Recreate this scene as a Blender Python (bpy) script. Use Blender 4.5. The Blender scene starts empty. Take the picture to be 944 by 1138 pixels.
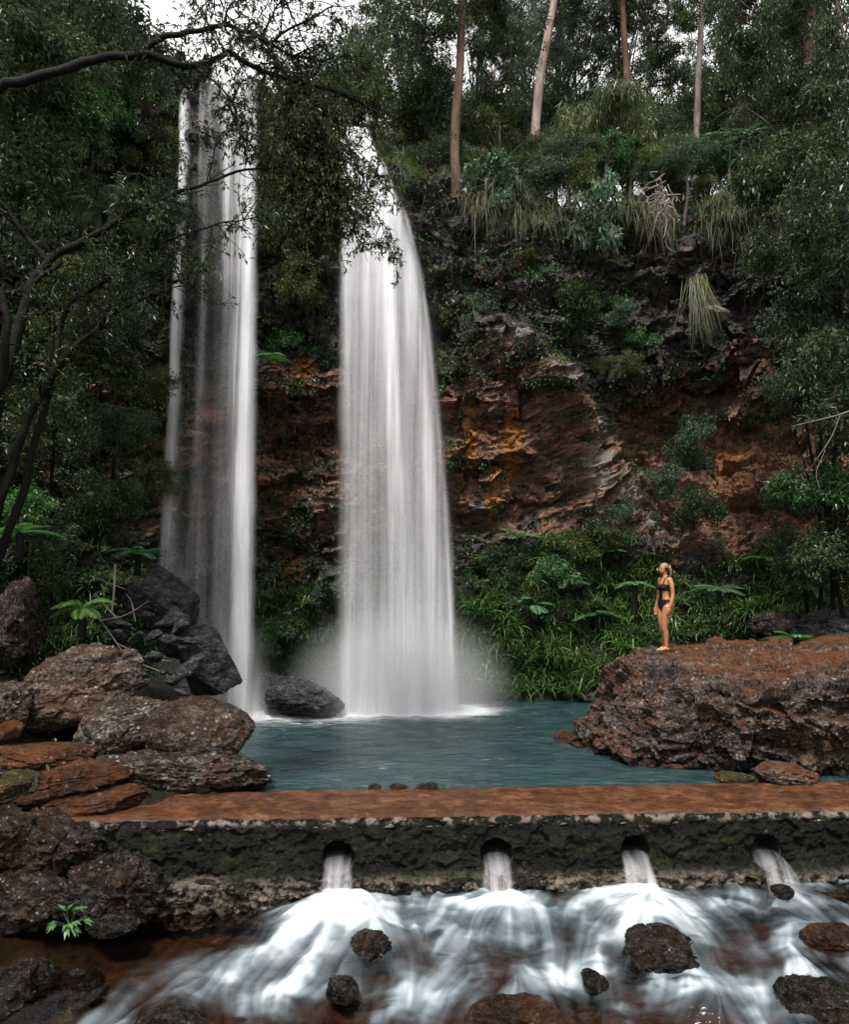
import bpy, math, random
import numpy as np
from mathutils import Vector, Matrix
from mathutils.bvhtree import BVHTree

SC = bpy.context.scene
COL = SC.collection
RNG = np.random.default_rng(7)
F, CX, HY, CAMZ = 850.0, 472.0, 640.0, 3.3          # focal length in photo pixels, principal column, horizon row


def at(px, py, d):
    return np.array([(px - CX) * d / F, d, CAMZ - (py - HY) * d / F])


# ------------------------------------------------------------------ noise
_perm = np.random.default_rng(3).permutation(256)
_perm = np.concatenate([_perm, _perm, _perm])
_g = np.random.default_rng(5).normal(size=(256, 3))
_g /= np.linalg.norm(_g, axis=1)[:, None]


def perlin(p):
    p = np.asarray(p, float)
    i = np.floor(p).astype(int)
    f = p - i
    i &= 255
    u = f * f * f * (f * (f * 6 - 15) + 10)
    out = 0
    for dx in (0, 1):
        wx = u[:, 0] if dx else 1 - u[:, 0]
        for dy in (0, 1):
            wy = u[:, 1] if dy else 1 - u[:, 1]
            for dz in (0, 1):
                wz = u[:, 2] if dz else 1 - u[:, 2]
                h = _perm[_perm[_perm[(i[:, 0] + dx) & 255] + ((i[:, 1] + dy) & 255)] + ((i[:, 2] + dz) & 255)]
                gr = _g[h]
                out = out + wx * wy * wz * (gr[:, 0] * (f[:, 0] - dx) + gr[:, 1] * (f[:, 1] - dy) + gr[:, 2] * (f[:, 2] - dz))
    return out * 1.5


def fbm(p, o=4, gain=.5):
    p = np.asarray(p, float)
    a, t, s = 1.0, 0, 0
    for k in range(o):
        t = t + a * perlin(p + 17.3 * k)
        s += a
        a *= gain
        p = p * 2.03
    return t / s


def ridged(p, o=4):
    p = np.asarray(p, float)
    a, t, s = 1.0, 0, 0
    for k in range(o):
        t = t + a * (1 - 2 * np.abs(perlin(p + 9.1 * k)))
        s += a
        a *= .5
        p = p * 2.1
    return t / s


def worley(p):
    p = np.asarray(p, float)
    i = np.floor(p).astype(int)
    f1 = np.full(len(p), 9.0)
    f2 = np.full(len(p), 9.0)
    cid = np.zeros(len(p))
    for dx in (-1, 0, 1):
        for dy in (-1, 0, 1):
            for dz in (-1, 0, 1):
                c = i + np.array([dx, dy, dz])
                h = _perm[_perm[_perm[c[:, 0] & 255] + (c[:, 1] & 255)] + (c[:, 2] & 255)]
                q = c + .5 + .45 * np.stack([_g[h, 0], _g[(h + 31) & 255, 1], _g[(h + 77) & 255, 2]], 1) - p
                d = np.sqrt((q * q).sum(1))
                m = d < f1
                f2 = np.where(m, f1, np.minimum(f2, d))
                cid = np.where(m, h / 255.0, cid)
                f1 = np.where(m, d, f1)
    return f1, f2, cid


def facet(p):
    """cells with tilted flat tops: broken, angular stone"""
    p = np.asarray(p, float)
    i = np.floor(p).astype(int)
    f1 = np.full(len(p), 9.0)
    out = np.zeros(len(p))
    for dx in (-1, 0, 1):
        for dy in (-1, 0, 1):
            for dz in (-1, 0, 1):
                c = i + np.array([dx, dy, dz])
                h = _perm[_perm[_perm[c[:, 0] & 255] + (c[:, 1] & 255)] + (c[:, 2] & 255)]
                q = p - (c + .5 + .45 * np.stack([_g[h, 0], _g[(h + 31) & 255, 1], _g[(h + 77) & 255, 2]], 1))
                d = (q * q).sum(1)
                m = d < f1
                out = np.where(m, h / 255.0 - .5 + .9 * (q * _g[(h + 13) & 255]).sum(1), out)
                f1 = np.where(m, d, f1)
    return out


def sstep(a, b, x):
    t = np.clip((x - a) / (b - a), 0, 1)
    return t * t * (3 - 2 * t)


def unit(v):
    v = np.asarray(v, float)
    return v / np.maximum(np.linalg.norm(v, axis=-1, keepdims=True), 1e-9)


# ------------------------------------------------------------------ mesh building
class MB:
    def __init__(self):
        self.v, self.f, self.t, self.n = [], [], [], 0

    def add(self, v, f, tint=None):
        v = np.asarray(v, float).reshape(-1, 3)
        f = np.asarray(f, int)
        self.v.append(v)
        self.f.append(f + self.n)
        self.t.append(np.full(len(v), .5) if tint is None else np.broadcast_to(np.asarray(tint, float), (len(v),)))
        self.n += len(v)

    def mesh(self, name, smooth=True, mat=None, attrs=None):
        me = bpy.data.meshes.new(name)
        v = np.concatenate(self.v)
        me.vertices.add(len(v))
        me.vertices.foreach_set('co', v.ravel().astype(np.float32))
        li = np.concatenate([f.ravel() for f in self.f])
        tot = np.concatenate([np.full(len(f), f.shape[1]) for f in self.f])
        st = np.concatenate([[0], np.cumsum(tot)[:-1]])
        me.loops.add(len(li))
        me.loops.foreach_set('vertex_index', li.astype(np.int32))
        me.polygons.add(len(tot))
        me.polygons.foreach_set('loop_start', st.astype(np.int32))
        me.update(calc_edges=True)
        me.polygons.foreach_set('use_smooth', np.full(len(tot), smooth))
        a = me.attributes.new('tint', 'FLOAT', 'POINT')
        a.data.foreach_set('value', np.concatenate(self.t).astype(np.float32))
        for k, x in (attrs or {}).items():
            a = me.attributes.new(k, 'FLOAT', 'POINT')
            a.data.foreach_set('value', np.asarray(x).ravel().astype(np.float32))
        if mat:
            me.materials.append(mat)
        me.update()
        return me

    def obj(self, name, mat, parent=None, smooth=True, attrs=None):
        return link(name, self.mesh(name, smooth, mat, attrs), parent)


def link(name, data, parent=None, loc=None):
    o = bpy.data.objects.new(name, data)
    COL.objects.link(o)
    if parent:
        o.parent = parent
    if loc is not None:
        o.location = loc
    return o


def tag(o, label, cat, group=None, kind=None):
    if kind:
        o['kind'] = kind
    if label:
        o['label'] = label
    if cat:
        o['category'] = cat
    if group:
        o['group'] = group
    return o


def empty(name, loc, label, cat, group=None):
    o = link(name, None, None, [float(c) for c in loc])
    o.empty_display_size = .2
    return tag(o, label, cat, group)


def grid_faces(nu, nv):
    a = np.arange(nu * nv).reshape(nu, nv)
    return np.stack([a[:-1, :-1], a[1:, :-1], a[1:, 1:], a[:-1, 1:]], -1).reshape(-1, 4)


def tube(mb, pts, rad, sides=8, tint=.5, rough=0):
    pts = np.asarray(pts, float)
    n = len(pts)
    rad = np.broadcast_to(np.asarray(rad, float), (n,))
    t = unit(np.gradient(pts, axis=0))
    ref = np.array([0.31, .2, .93]) if abs(t[:, 2]).mean() < .8 else np.array([.9, .3, .1])
    a = unit(np.cross(t, ref))
    b = np.cross(t, a)
    ang = np.linspace(0, 2 * math.pi, sides, endpoint=False)
    r = rad[:, None] * np.ones(sides)[None]
    if rough:
        r = r * (1 + rough * fbm((pts[:, None, :] * 3 + np.stack([np.cos(ang), np.sin(ang), ang * 0], 1)[None]).reshape(-1, 3), 2).reshape(n, sides))
    v = pts[:, None, :] + r[..., None] * (a[:, None, :] * np.cos(ang)[None, :, None] + b[:, None, :] * np.sin(ang)[None, :, None])
    k = np.arange(n * sides).reshape(n, sides)
    k2 = np.roll(k, -1, 1)
    f = np.stack([k[:-1], k2[:-1], k2[1:], k[1:]], -1).reshape(-1, 4)
    mb.add(v, f, tint)


def smooth_path(pts, n):
    pts = np.asarray(pts, float)
    if len(pts) < 3:
        u = np.linspace(0, 1, n)[:, None]
        return pts[0] * (1 - u) + pts[-1] * u
    P = np.vstack([2 * pts[0] - pts[1], pts, 2 * pts[-1] - pts[-2]])
    u = np.linspace(0, len(pts) - 1 - 1e-6, n)
    i = u.astype(int)
    f = (u - i)[:, None]
    p0, p1, p2, p3 = P[i], P[i + 1], P[i + 2], P[i + 3]
    return .5 * (2 * p1 + (p2 - p0) * f + (2 * p0 - 5 * p1 + 4 * p2 - p3) * f ** 2 + (3 * p1 - p0 - 3 * p2 + p3) * f ** 3)


def leaves(mb, P, D, N, L, W, tint, fold=.25, droop=.15):
    n = len(P)
    D = unit(D)
    S = unit(np.cross(D, N))
    N = np.cross(S, D)
    L = np.broadcast_to(L, (n,))[:, None]
    W = np.broadcast_to(W, (n,))[:, None]
    v = np.stack([P, P + D * L * .42 - S * W * .5 + N * W * fold, P + D * L - N * L * droop, P + D * L * .42 + S * W * .5 + N * W * fold], 1)
    f = np.arange(4 * n).reshape(n, 4)
    mb.add(v, f, np.repeat(np.broadcast_to(tint, (n,)), 4))


def blades(mb, P, D, L, W, droop, tint, segs=4, twist=None):
    n = len(P)
    D = unit(D)
    S = unit(np.cross(D, np.array([0, 0, 1.0])) + 1e-4)
    if twist is not None:
        S = unit(S + np.cross(S, D) * twist[:, None])
    L = np.broadcast_to(L, (n,))
    W = np.broadcast_to(W, (n,))
    droop = np.broadcast_to(droop, (n,))
    rows = []
    for k in range(segs + 1):
        t = k / segs
        c = P + D * (L * t)[:, None] - np.array([0, 0, 1.0]) * (droop * L * t * t)[:, None]
        w = (W * (.7 + .6 * t - 1.25 * t * t))[:, None] * .5
        rows += [c - S * w, c + S * w]
    v = np.stack(rows, 1)
    m = 2 * (segs + 1)
    b = np.arange(n)[:, None] * m
    f = np.concatenate([np.stack([b + 2 * k, b + 2 * k + 1, b + 2 * k + 3, b + 2 * k + 2], -1).reshape(n, 4) for k in range(segs)])
    mb.add(v, f, np.repeat(np.broadcast_to(tint, (n,)), m))


# ------------------------------------------------------------------ materials
class NT:
    def __init__(self, name):
        self.m = bpy.data.materials.new(name)
        self.m.use_nodes = True
        self.t = self.m.node_tree
        self.t.nodes.clear()
        self.out = self.t.nodes.new('ShaderNodeOutputMaterial')

    def n(self, typ, **kw):
        nd = self.t.nodes.new('ShaderNode' + typ)
        ins = kw.pop('ins', {})
        for k, v in kw.items():
            setattr(nd, k, v)
        for k, v in ins.items():
            self.set(nd.inputs[k], v)
        return nd

    def set(self, sock, v):
        if hasattr(v, 'is_output') or isinstance(v, bpy.types.NodeSocket):
            self.t.links.new(v, sock)
        elif isinstance(v, bpy.types.Node):
            self.t.links.new(v.outputs[0], sock)
        else:
            if sock.type == 'RGBA' and len(v) == 3:
                v = (*v, 1)
            sock.default_value = v

    def attr(self, name):
        return self.n('Attribute', attribute_name=name).outputs['Fac']

    def geo(self, scale=(1, 1, 1), rot=(0, 0, 0), obj=False):
        tc = self.n('TexCoord').outputs['Object'] if obj else self.n('NewGeometry').outputs['Position']
        return self.n('Mapping', ins={'Vector': tc, 'Scale': scale, 'Rotation': rot}).outputs[0]

    def noise(self, vec, scale, detail=5, rough=.6, dist=0):
        return self.n('TexNoise', ins={'Vector': vec, 'Scale': scale, 'Detail': detail, 'Roughness': rough, 'Distortion': dist}).outputs['Fac']

    def vor(self, vec, scale, feature='F1'):
        return self.n('TexVoronoi', feature=feature, ins={'Vector': vec, 'Scale': scale}).outputs['Distance']

    def math(self, op, a, b=0.0, c=None, clamp=False):
        nd = self.n('Math', operation=op, use_clamp=clamp)
        self.set(nd.inputs[0], a)
        self.set(nd.inputs[1], b)
        if c is not None:
            self.set(nd.inputs[2], c)
        return nd.outputs[0]

    def ramp(self, fac, a, b, lo=0.0, hi=1.0):
        return self.n('MapRange', interpolation_type='SMOOTHSTEP', ins={'Value': fac, 'From Min': a, 'From Max': b, 'To Min': lo, 'To Max': hi}).outputs[0]

    def mix(self, fac, a, b, mode='MIX'):
        nd = self.n('Mix', data_type='RGBA', blend_type=mode)
        self.set(nd.inputs[0], fac)
        self.set(nd.inputs[6], a)
        self.set(nd.inputs[7], b)
        return nd.outputs[2]

    def cramp(self, fac, stops):
        nd = self.n('ValToRGB', ins={'Fac': fac})
        e = nd.color_ramp.elements
        while len(e) < len(stops):
            e.new(.5)
        for x, (p, c) in zip(e, stops):
            x.position = p
            x.color = (*c, 1)
        return nd.outputs[0]

    def bump(self, h, strength, dist, normal=None):
        nd = self.n('Bump', ins={'Height': h, 'Strength': strength, 'Distance': dist})
        if normal is not None:
            self.set(nd.inputs['Normal'], normal)
        return nd.outputs[0]

    def bsdf(self, col, rough, normal=None, spec=.5, **ins):
        d = {'Base Color': col, 'Roughness': rough, 'Specular IOR Level': spec}
        d.update(ins)
        b = self.n('BsdfPrincipled', ins=d)
        if normal is not None:
            self.set(b.inputs['Normal'], normal)
        return b.outputs[0]

    def mixsh(self, fac, a, b):
        nd = self.n('MixShader')
        self.set(nd.inputs[0], fac)
        self.set(nd.inputs[1], a)
        self.set(nd.inputs[2], b)
        return nd.outputs[0]

    def done(self, sh, vol=None):
        if sh is not None:
            self.t.links.new(sh, self.out.inputs['Surface'])
        if vol is not None:
            self.t.links.new(vol, self.out.inputs['Volume'])
        return self.m


def leaf_mat(name, dark, light, odd=(.12, .09, .03), trans=.25, rough=.42, spec=.5):
    m = NT(name)
    t = m.attr('tint')
    col = m.cramp(t, [(0, dark), (.8, light), (.95, light), (1, odd)])
    g = m.geo()
    col = m.mix(m.ramp(m.noise(g, .7, 2), .35, .7, 0, .55), col, tuple(c * .5 for c in dark))
    a = m.bsdf(col, rough, spec=spec)
    tr = m.n('BsdfTranslucent', ins={'Color': m.mix(.5, col, light)}).outputs[0]
    return m.done(m.mixsh(trans, a, tr))


def bark_mat(name, a, b, scale=6.0, stretch=.25, red=None):
    m = NT(name)
    g = m.geo((1, 1, stretch))
    nz = m.noise(g, scale, 6, .65)
    col = m.cramp(nz, [(.3, a), (.65, b)])
    if red:
        col = m.mix(m.ramp(m.noise(g, 2.1, 3), .48, .62), col, red)
    return m.done(m.bsdf(col, .8, m.bump(nz, 1.0, .06), .15))


def rock_mat(name, dark, mid, light, rust=(.22, .10, .045), rust_amt=.5, moss_amt=.3, rough=.45, strata=(0, 0, 0), topcol=None, top_amt=0.0, scale=1.0, spots=.5, coat=.8, wet=0.0):
    """wet stone: blotches, strata bump, rust on some faces, moss in hollows"""
    m = NT(name)
    g = m.geo((1, 1, 2.6), strata)
    gi = m.geo()
    big = m.noise(gi, .9 * scale, 4, .6, .4)
    mid_n = m.noise(g, 4.0 * scale, 8, .68, .3)
    fine = m.noise(gi, 20 * scale, 8, .78)
    col = m.cramp(m.math('ADD', m.math('MULTIPLY', mid_n, .45), m.math('MULTIPLY', fine, .55)), [(.38, dark), (.5, mid), (.63, light)])
    col = m.mix(m.ramp(big, .45, .62, 0, rust_amt), col, rust)
    vs = m.ramp(m.vor(gi, 9 * scale), .12, .3, spots, 0)
    col = m.mix(m.math('MULTIPLY', vs, m.ramp(m.noise(gi, 3 * scale, 3), .48, .58)), col, tuple(min(.6, c * 2.0 + .08) for c in light))  # pale mineral flecks, brightened to paint wet glints into the colour
    nz = m.n('SeparateXYZ', ins={0: m.n('NewGeometry').outputs['Normal']}).outputs[2]
    zw = m.n('SeparateXYZ', ins={0: gi}).outputs[2]
    wetl = m.ramp(m.math('ADD', zw, m.math('MULTIPLY', m.noise(gi, 4, 3), .25)), .22, .32, 1, 0)
    col = m.mix(m.math('MULTIPLY', wetl, wet), col, dark)
    if topcol:
        tf = m.math('MULTIPLY', m.ramp(nz, .55, .88), m.ramp(m.noise(gi, 1.7 * scale, 5), .32, .55, 0, top_amt))
        col = m.mix(tf, col, m.cramp(fine, [(.35, tuple(c * .55 for c in topcol)), (.65, topcol)]))
    col = m.mix(m.ramp(m.noise(gi, 2.3 * scale, 6, .7), .55, .68, 0, moss_amt), col, m.cramp(fine, [(.3, (.012, .017, .006)), (.7, (.045, .06, .018))]))
    h = m.math('ADD', m.math('MULTIPLY', mid_n, 1.0), m.math('MULTIPLY', fine, .6))
    nrm = m.bump(h, 1.0, .11)
    rg = m.ramp(m.noise(gi, 5 * scale, 4), .35, .65, rough - .17, rough + .2)
    ct = m.ramp(m.noise(gi, 6 * scale, 5), .44, .58, 0, coat)
    gl_ = m.noise(gi, 18 * scale ** .5, 5, .7)
    cn = m.bump(m.math('ADD', gl_, m.math('MULTIPLY', mid_n, 1.5)), 1.0, .075)
    return m.done(m.bsdf(col, rg, nrm, .08, **{'Coat Weight': ct, 'Coat Roughness': .09, 'Coat IOR': 1.5, 'Coat Normal': cn}))


M = {}
M['rock_left'] = rock_mat('tawny_rock', (.006, .0045, .0035), (.042, .031, .023), (.34, .28, .225), rust=(.12, .055, .028), rust_amt=.4, moss_amt=.7, strata=(.2, .25, 0), rough=.42, wet=.75)
M['rock_right'] = rock_mat('ochre_rock', (.005, .004, .004), (.032, .024, .020), (.27, .225, .19), rust=(.15, .065, .03), rust_amt=.3, moss_amt=.15, coat=.8, wet=.75, rough=.32, strata=(0, .12, 0), topcol=(.15, .056, .023), top_amt=.85)
M['rock_black'] = rock_mat('wet_black_rock', (.007, .007, .008), (.024, .024, .026), (.12, .12, .125), rust_amt=.0, moss_amt=.1, rough=.3, coat=.8, strata=(.3, .5, .2), spots=.1)
M['rock_brown'] = rock_mat('red_brown_slab', (.016, .008, .005), (.060, .024, .011), (.15, .07, .036), rust=(.12, .042, .015), rust_amt=.6, moss_amt=.25, rough=.36)
M['rock_stream'] = rock_mat('glistening_stream_rock', (.003, .003, .003), (.009, .008, .007), (.085, .075, .068), rust_amt=.05, moss_amt=.3, rough=.24, scale=2.0, spots=.3, coat=1.0)
M['rock_sunk'] = rock_mat('brown_sunken_rock', (.006, .004, .003), (.024, .013, .008), (.09, .052, .034), rust=(.10, .045, .02), rust_amt=.5, moss_amt=.2, rough=.25, scale=2.0, spots=.5, coat=1.0)
M['rock_bank'] = rock_mat('dark_bank_rock', (.003, .0025, .002), (.012, .0095, .0075), (.12, .10, .083), rust=(.06, .028, .016), rust_amt=.4, moss_amt=.8, rough=.34, spots=.6, coat=.8, scale=1.4)
M['rock_moss'] = rock_mat('mossy_stream_rock', (.012, .013, .006), (.04, .038, .014), (.13, .115, .05), rust_amt=.3, moss_amt=.8, rough=.4, scale=2.0)
M['leaf_dark'] = leaf_mat('dark_glossy_leaves', (.008, .021, .008), (.062, .090, .032), (.13, .13, .06), rough=.34, spec=.26)
M['leaf_olive'] = leaf_mat('olive_leaves', (.016, .026, .007), (.085, .110, .028), (.17, .15, .05), rough=.38, spec=.24)
M['leaf_grey'] = leaf_mat('grey_green_leaves', (.018, .034, .018), (.085, .130, .070), (.20, .21, .15), rough=.38, spec=.24)
M['leaf_bright'] = leaf_mat('fresh_green_leaves', (.014, .050, .012), (.065, .175, .036), (.13, .15, .04), trans=.35)
M['leaf_fern'] = leaf_mat('pale_fern_green', (.03, .075, .03), (.11, .24, .10), (.14, .25, .10), trans=.4, rough=.5)
M['leaf_broad'] = leaf_mat('broad_pale_leaves', (.018, .045, .018), (.075, .15, .065), (.12, .19, .08), trans=.35, rough=.5)
M['leaf_strap'] = leaf_mat('strap_leaf_green', (.010, .034, .008), (.095, .175, .040), (.26, .25, .09), rough=.34, spec=.28)
M['grass_tan'] = leaf_mat('straw_and_green_grass', (.035, .05, .015), (.13, .135, .05), (.25, .19, .10), rough=.6, trans=.3)
M['grass_green'] = leaf_mat('soft_green_grass', (.03, .065, .015), (.12, .20, .05), (.20, .19, .08), rough=.6, trans=.35)
M['leaf_red'] = leaf_mat('rusty_dead_ferns', (.06, .03, .015), (.22, .09, .03), (.28, .15, .05), rough=.7)
M['litter'] = leaf_mat('grey_twig_litter', (.02, .017, .014), (.10, .085, .075), (.2, .17, .15), rough=.6)
M['bark_dark'] = bark_mat('dark_wet_bark', (.002, .002, .0015), (.008, .0065, .005))
M['bark_red'] = bark_mat('peeling_red_bark', (.03, .02, .014), (.13, .08, .055), red=(.10, .05, .032))
M['bark_pale'] = bark_mat('smooth_pale_bark', (.10, .075, .062), (.32, .26, .23), 4, .3, red=(.24, .13, .085))
M['stone_pale'] = rock_mat('pale_bare_stone', (.05, .04, .036), (.20, .165, .145), (.42, .36, .32), rust_amt=.3, moss_amt=.2, spots=.2, coat=.2)
M['root_pale'] = bark_mat('pale_washed_roots', (.12, .10, .088), (.36, .31, .28), 9, .6)
M['bark_grey'] = bark_mat('grey_bark', (.05, .042, .038), (.2, .17, .155))


def cliff_mat():
    m = NT('layered_cliff_rock')
    gi = m.geo()
    g = m.geo((1, 1, 3.0), (0, .22, 0))
    mid = m.noise(g, 2.2, 9, .68, .5)
    fine = m.noise(m.geo((1, 1, 1.7)), 15, 9, .8)
    h = m.math('ADD', m.math('MULTIPLY', mid, .45), m.math('MULTIPLY', fine, .55))
    grey = m.cramp(h, [(.37, (.008, .0075, .008)), (.5, (.055, .050, .048)), (.64, (.27, .24, .225))])
    red = m.cramp(h, [(.37, (.026, .013, .008)), (.5, (.25, .125, .075)), (.64, (.56, .37, .26))])
    orange = m.cramp(h, [(.36, (.06, .022, .007)), (.5, (.40, .17, .05)), (.64, (.58, .36, .16))])
    pale = m.cramp(h, [(.36, (.05, .042, .037)), (.5, (.26, .22, .185)), (.64, (.52, .46, .41))])
    n1 = m.noise(gi, 1.6, 6, .65)
    col = m.mix(m.ramp(m.math('ADD', m.attr('red'), m.math('MULTIPLY', m.math('SUBTRACT', n1, .5), 2.6)), .2, .75), grey, red)
    col = m.mix(m.ramp(m.math('ADD', m.attr('pale'), m.math('SUBTRACT', m.noise(gi, 3.5, 9, .8), .5)), .4, .58), col, pale)
    col = m.mix(m.ramp(m.math('ADD', m.attr('rust'), m.math('SUBTRACT', m.noise(gi, 3.3, 9, .8), .5)), .48, .62), col, orange)
    mossn = m.math('ADD', m.attr('moss'), m.math('MULTIPLY', m.math('SUBTRACT', m.noise(gi, 1.9, 8, .72), .5), 2.2))
    col = m.mix(m.ramp(mossn, .42, .62, 0, .92), col, m.cramp(fine, [(.3, (.010, .014, .006)), (.7, (.05, .06, .02))]))
    nrm = m.bump(h, 1.0, .3)
    return m.done(m.bsdf(col, m.ramp(n1, .3, .7, .40, .7), nrm, .12, **{'Coat Weight': m.ramp(m.noise(gi, 3.0, 5), .48, .6, 0, .7), 'Coat Roughness': .12, 'Coat Normal': nrm}))


M['cliff'] = cliff_mat()

# ------------------------------------------------------------------ world, light, camera
SUN_EL, SUN_AZ = math.radians(60), math.radians(199)      # azimuth clockwise from +Y (north)
w = bpy.data.worlds.new('World')
SC.world = w
w.use_nodes = True
nt = w.node_tree
nt.nodes.clear()
wo = nt.nodes.new('ShaderNodeOutputWorld')
bg = nt.nodes.new('ShaderNodeBackground')
sky = nt.nodes.new('ShaderNodeTexSky')
sky.sky_type = 'NISHITA'
sky.sun_disc = False
sky.sun_elevation = SUN_EL
sky.sun_rotation = SUN_AZ
sky.air_density = 1.0
sky.dust_density = 4.0
hs = nt.nodes.new('ShaderNodeHueSaturation')
hs.inputs['Saturation'].default_value = .18
nt.links.new(sky.outputs[0], hs.inputs['Color'])
# broken white overcast over the clear sky
wtc = nt.nodes.new('ShaderNodeTexCoord')
wnz = nt.nodes.new('ShaderNodeTexNoise')
wnz.inputs['Scale'].default_value = 2.2
wnz.inputs['Detail'].default_value = 6
nt.links.new(wtc.outputs['Generated'], wnz.inputs['Vector'])
wmr = nt.nodes.new('ShaderNodeMapRange')
wmr.inputs['From Min'].default_value = .3
wmr.inputs['From Max'].default_value = .65
wmr.inputs['To Min'].default_value = .45
nt.links.new(wnz.outputs['Fac'], wmr.inputs['Value'])
wmx = nt.nodes.new('ShaderNodeMix')
wmx.data_type = 'RGBA'
nt.links.new(wmr.outputs[0], wmx.inputs[0])
nt.links.new(hs.outputs[0], wmx.inputs[6])
wmx.inputs[7].default_value = (4.3, 4.25, 4.3, 1)
nt.links.new(wmx.outputs[2], bg.inputs['Color'])
bg.inputs['Strength'].default_value = .15
nt.links.new(bg.outputs[0], wo.inputs[0])
sun = bpy.data.lights.new('sun', 'SUN')
sun.energy = 2.8
sun.angle = math.radians(10)
sun.color = (1, .96, .92)
so = link('sun', sun)
sd = Vector((math.sin(SUN_AZ) * math.cos(SUN_EL), math.cos(SUN_AZ) * math.cos(SUN_EL), math.sin(SUN_EL)))
so.rotation_euler = sd.to_track_quat('Z', 'Y').to_euler()
so.location = (0, -20, 40)

cam = bpy.data.cameras.new('camera')
co = link('camera', cam)
co.location = (0, 0, CAMZ)
co.rotation_euler = (math.pi / 2, 0, 0)
cam.sensor_width = 36
cam.lens = F / 1138 * 36
cam.shift_y = (HY - 569) / 1138
cam.clip_end = 600
cam.clip_start = .1
SC.camera = co
SC.view_settings.view_transform = 'Standard'
SC.view_settings.look = 'None'
SC.view_settings.exposure = 1.22
SC.view_settings.gamma = 1
SC.cycles.use_denoising = True
SC.cycles.max_bounces = 5
SC.cycles.diffuse_bounces = 3
SC.cycles.glossy_bounces = 2
SC.cycles.transmission_bounces = 3
SC.cycles.transparent_max_bounces = 32
SC.cycles.volume_bounces = 1
SC.cycles.sample_clamp_indirect = 4
SC.cycles.use_adaptive_sampling = True
SC.cycles.adaptive_threshold = .01
SC.cycles.caustics_reflective = False
SC.cycles.caustics_refractive = False

# ------------------------------------------------------------------ the cliff: an amphitheatre swept along a plan curve
ST = [  # plan point, then (setback, z) at each level from the foot to far back on the plateau
    ((-18, -14), [(-1, -2), (0, 0), (1.5, 2.5), (3, 5), (5, 8), (6, 9.5), (8, 12), (9, 13), (12, 14), (20, 15), (70, 18)]),
    ((-12.5, 5), [(-1, -2), (0, 0), (1.5, 2.5), (3, 5), (5, 8), (6, 9.5), (8, 12), (9, 13), (12, 14), (20, 15), (70, 18)]),
    ((-9.9, 12), [(-.8, -2), (0, 0), (.7, 2.5), (1.5, 5), (2.5, 8), (3.0, 9.5), (4.3, 15), (5, 17), (8, 18), (16, 19), (70, 22)]),
    ((-8.2, 16.8), [(-.8, -2), (0, 0), (.5, 2.5), (.8, 5), (1, 8), (1, 9.5), (1, 15.5), (1.6, 17.6), (4, 18.4), (14, 19), (70, 22)]),
    ((-6.2, 19.6), [(-.8, -2), (0, 0), (.4, 2.5), (.6, 5), (.8, 8), (.7, 9.5), (.5, 15.6), (.9, 16.9), (3, 17.0), (12, 17.1), (70, 17.3)]),
    ((-4.3, 20.8), [(-1, -2), (-.5, 0), (.2, 2.5), (.4, 5), (.6, 8), (.5, 9.5), (.1, 15.4), (.5, 16.7), (3, 16.8), (12, 17), (70, 17.3)]),
    ((-2.2, 21.2), [(-1.2, -2), (-.7, 0), (.1, 2.5), (.4, 5), (.5, 8), (.3, 9.5), (-.2, 14.4), (.2, 15.4), (3, 15.6), (14, 16), (70, 18)]),
    ((.4, 21.3), [(-1.5, -2), (-1, 0), (.1, 2.5), (.5, 5), (.5, 8), (.3, 9.5), (.2, 13.4), (.7, 14.8), (3, 15.4), (14, 16), (70, 18)]),
    ((3.2, 21.2), [(-1.6, -2), (-1.1, 0), (.1, 2.5), (.6, 5), (.5, 8), (.3, 9.5), (.3, 12.8), (.9, 14.0), (3, 14.7), (14, 15.5), (70, 18)]),
    ((6.2, 21.2), [(-2.2, -2), (-1.4, 0), (0, 2.5), (1.3, 5), (2.6, 8), (1.5, 9.4), (1.0, 12.6), (1.5, 13.9), (4, 14.5), (14, 15.5), (70, 18)]),
    ((9.2, 20.2), [(-2.2, -2), (-1.4, 0), (0, 2.5), (1.2, 5), (2.6, 8), (1.5, 9.4), (1.0, 12.6), (1.5, 13.9), (4, 14.5), (14, 15.5), (70, 18)]),
    ((12.2, 17.8), [(-1.6, -2), (-1, 0), (0, 2.5), (1, 5), (2.2, 8), (2, 9.5), (2.5, 12.6), (3.2, 14), (6, 15), (16, 16), (70, 18)]),
    ((14.2, 12), [(-1, -2), (0, 0), (1.5, 2.5), (3, 5), (5, 8), (6, 9.5), (8, 12), (9, 13), (12, 14), (20, 15), (70, 18)]),
    ((19, -14), [(-1, -2), (0, 0), (1.5, 2.5), (3, 5), (5, 8), (6, 9.5), (8, 12), (9, 13), (12, 14), (20, 15), (70, 18)]),
]
ctrl = np.array([list(p) + [c for q in prof for c in q] for p, prof in ST], float)
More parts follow.
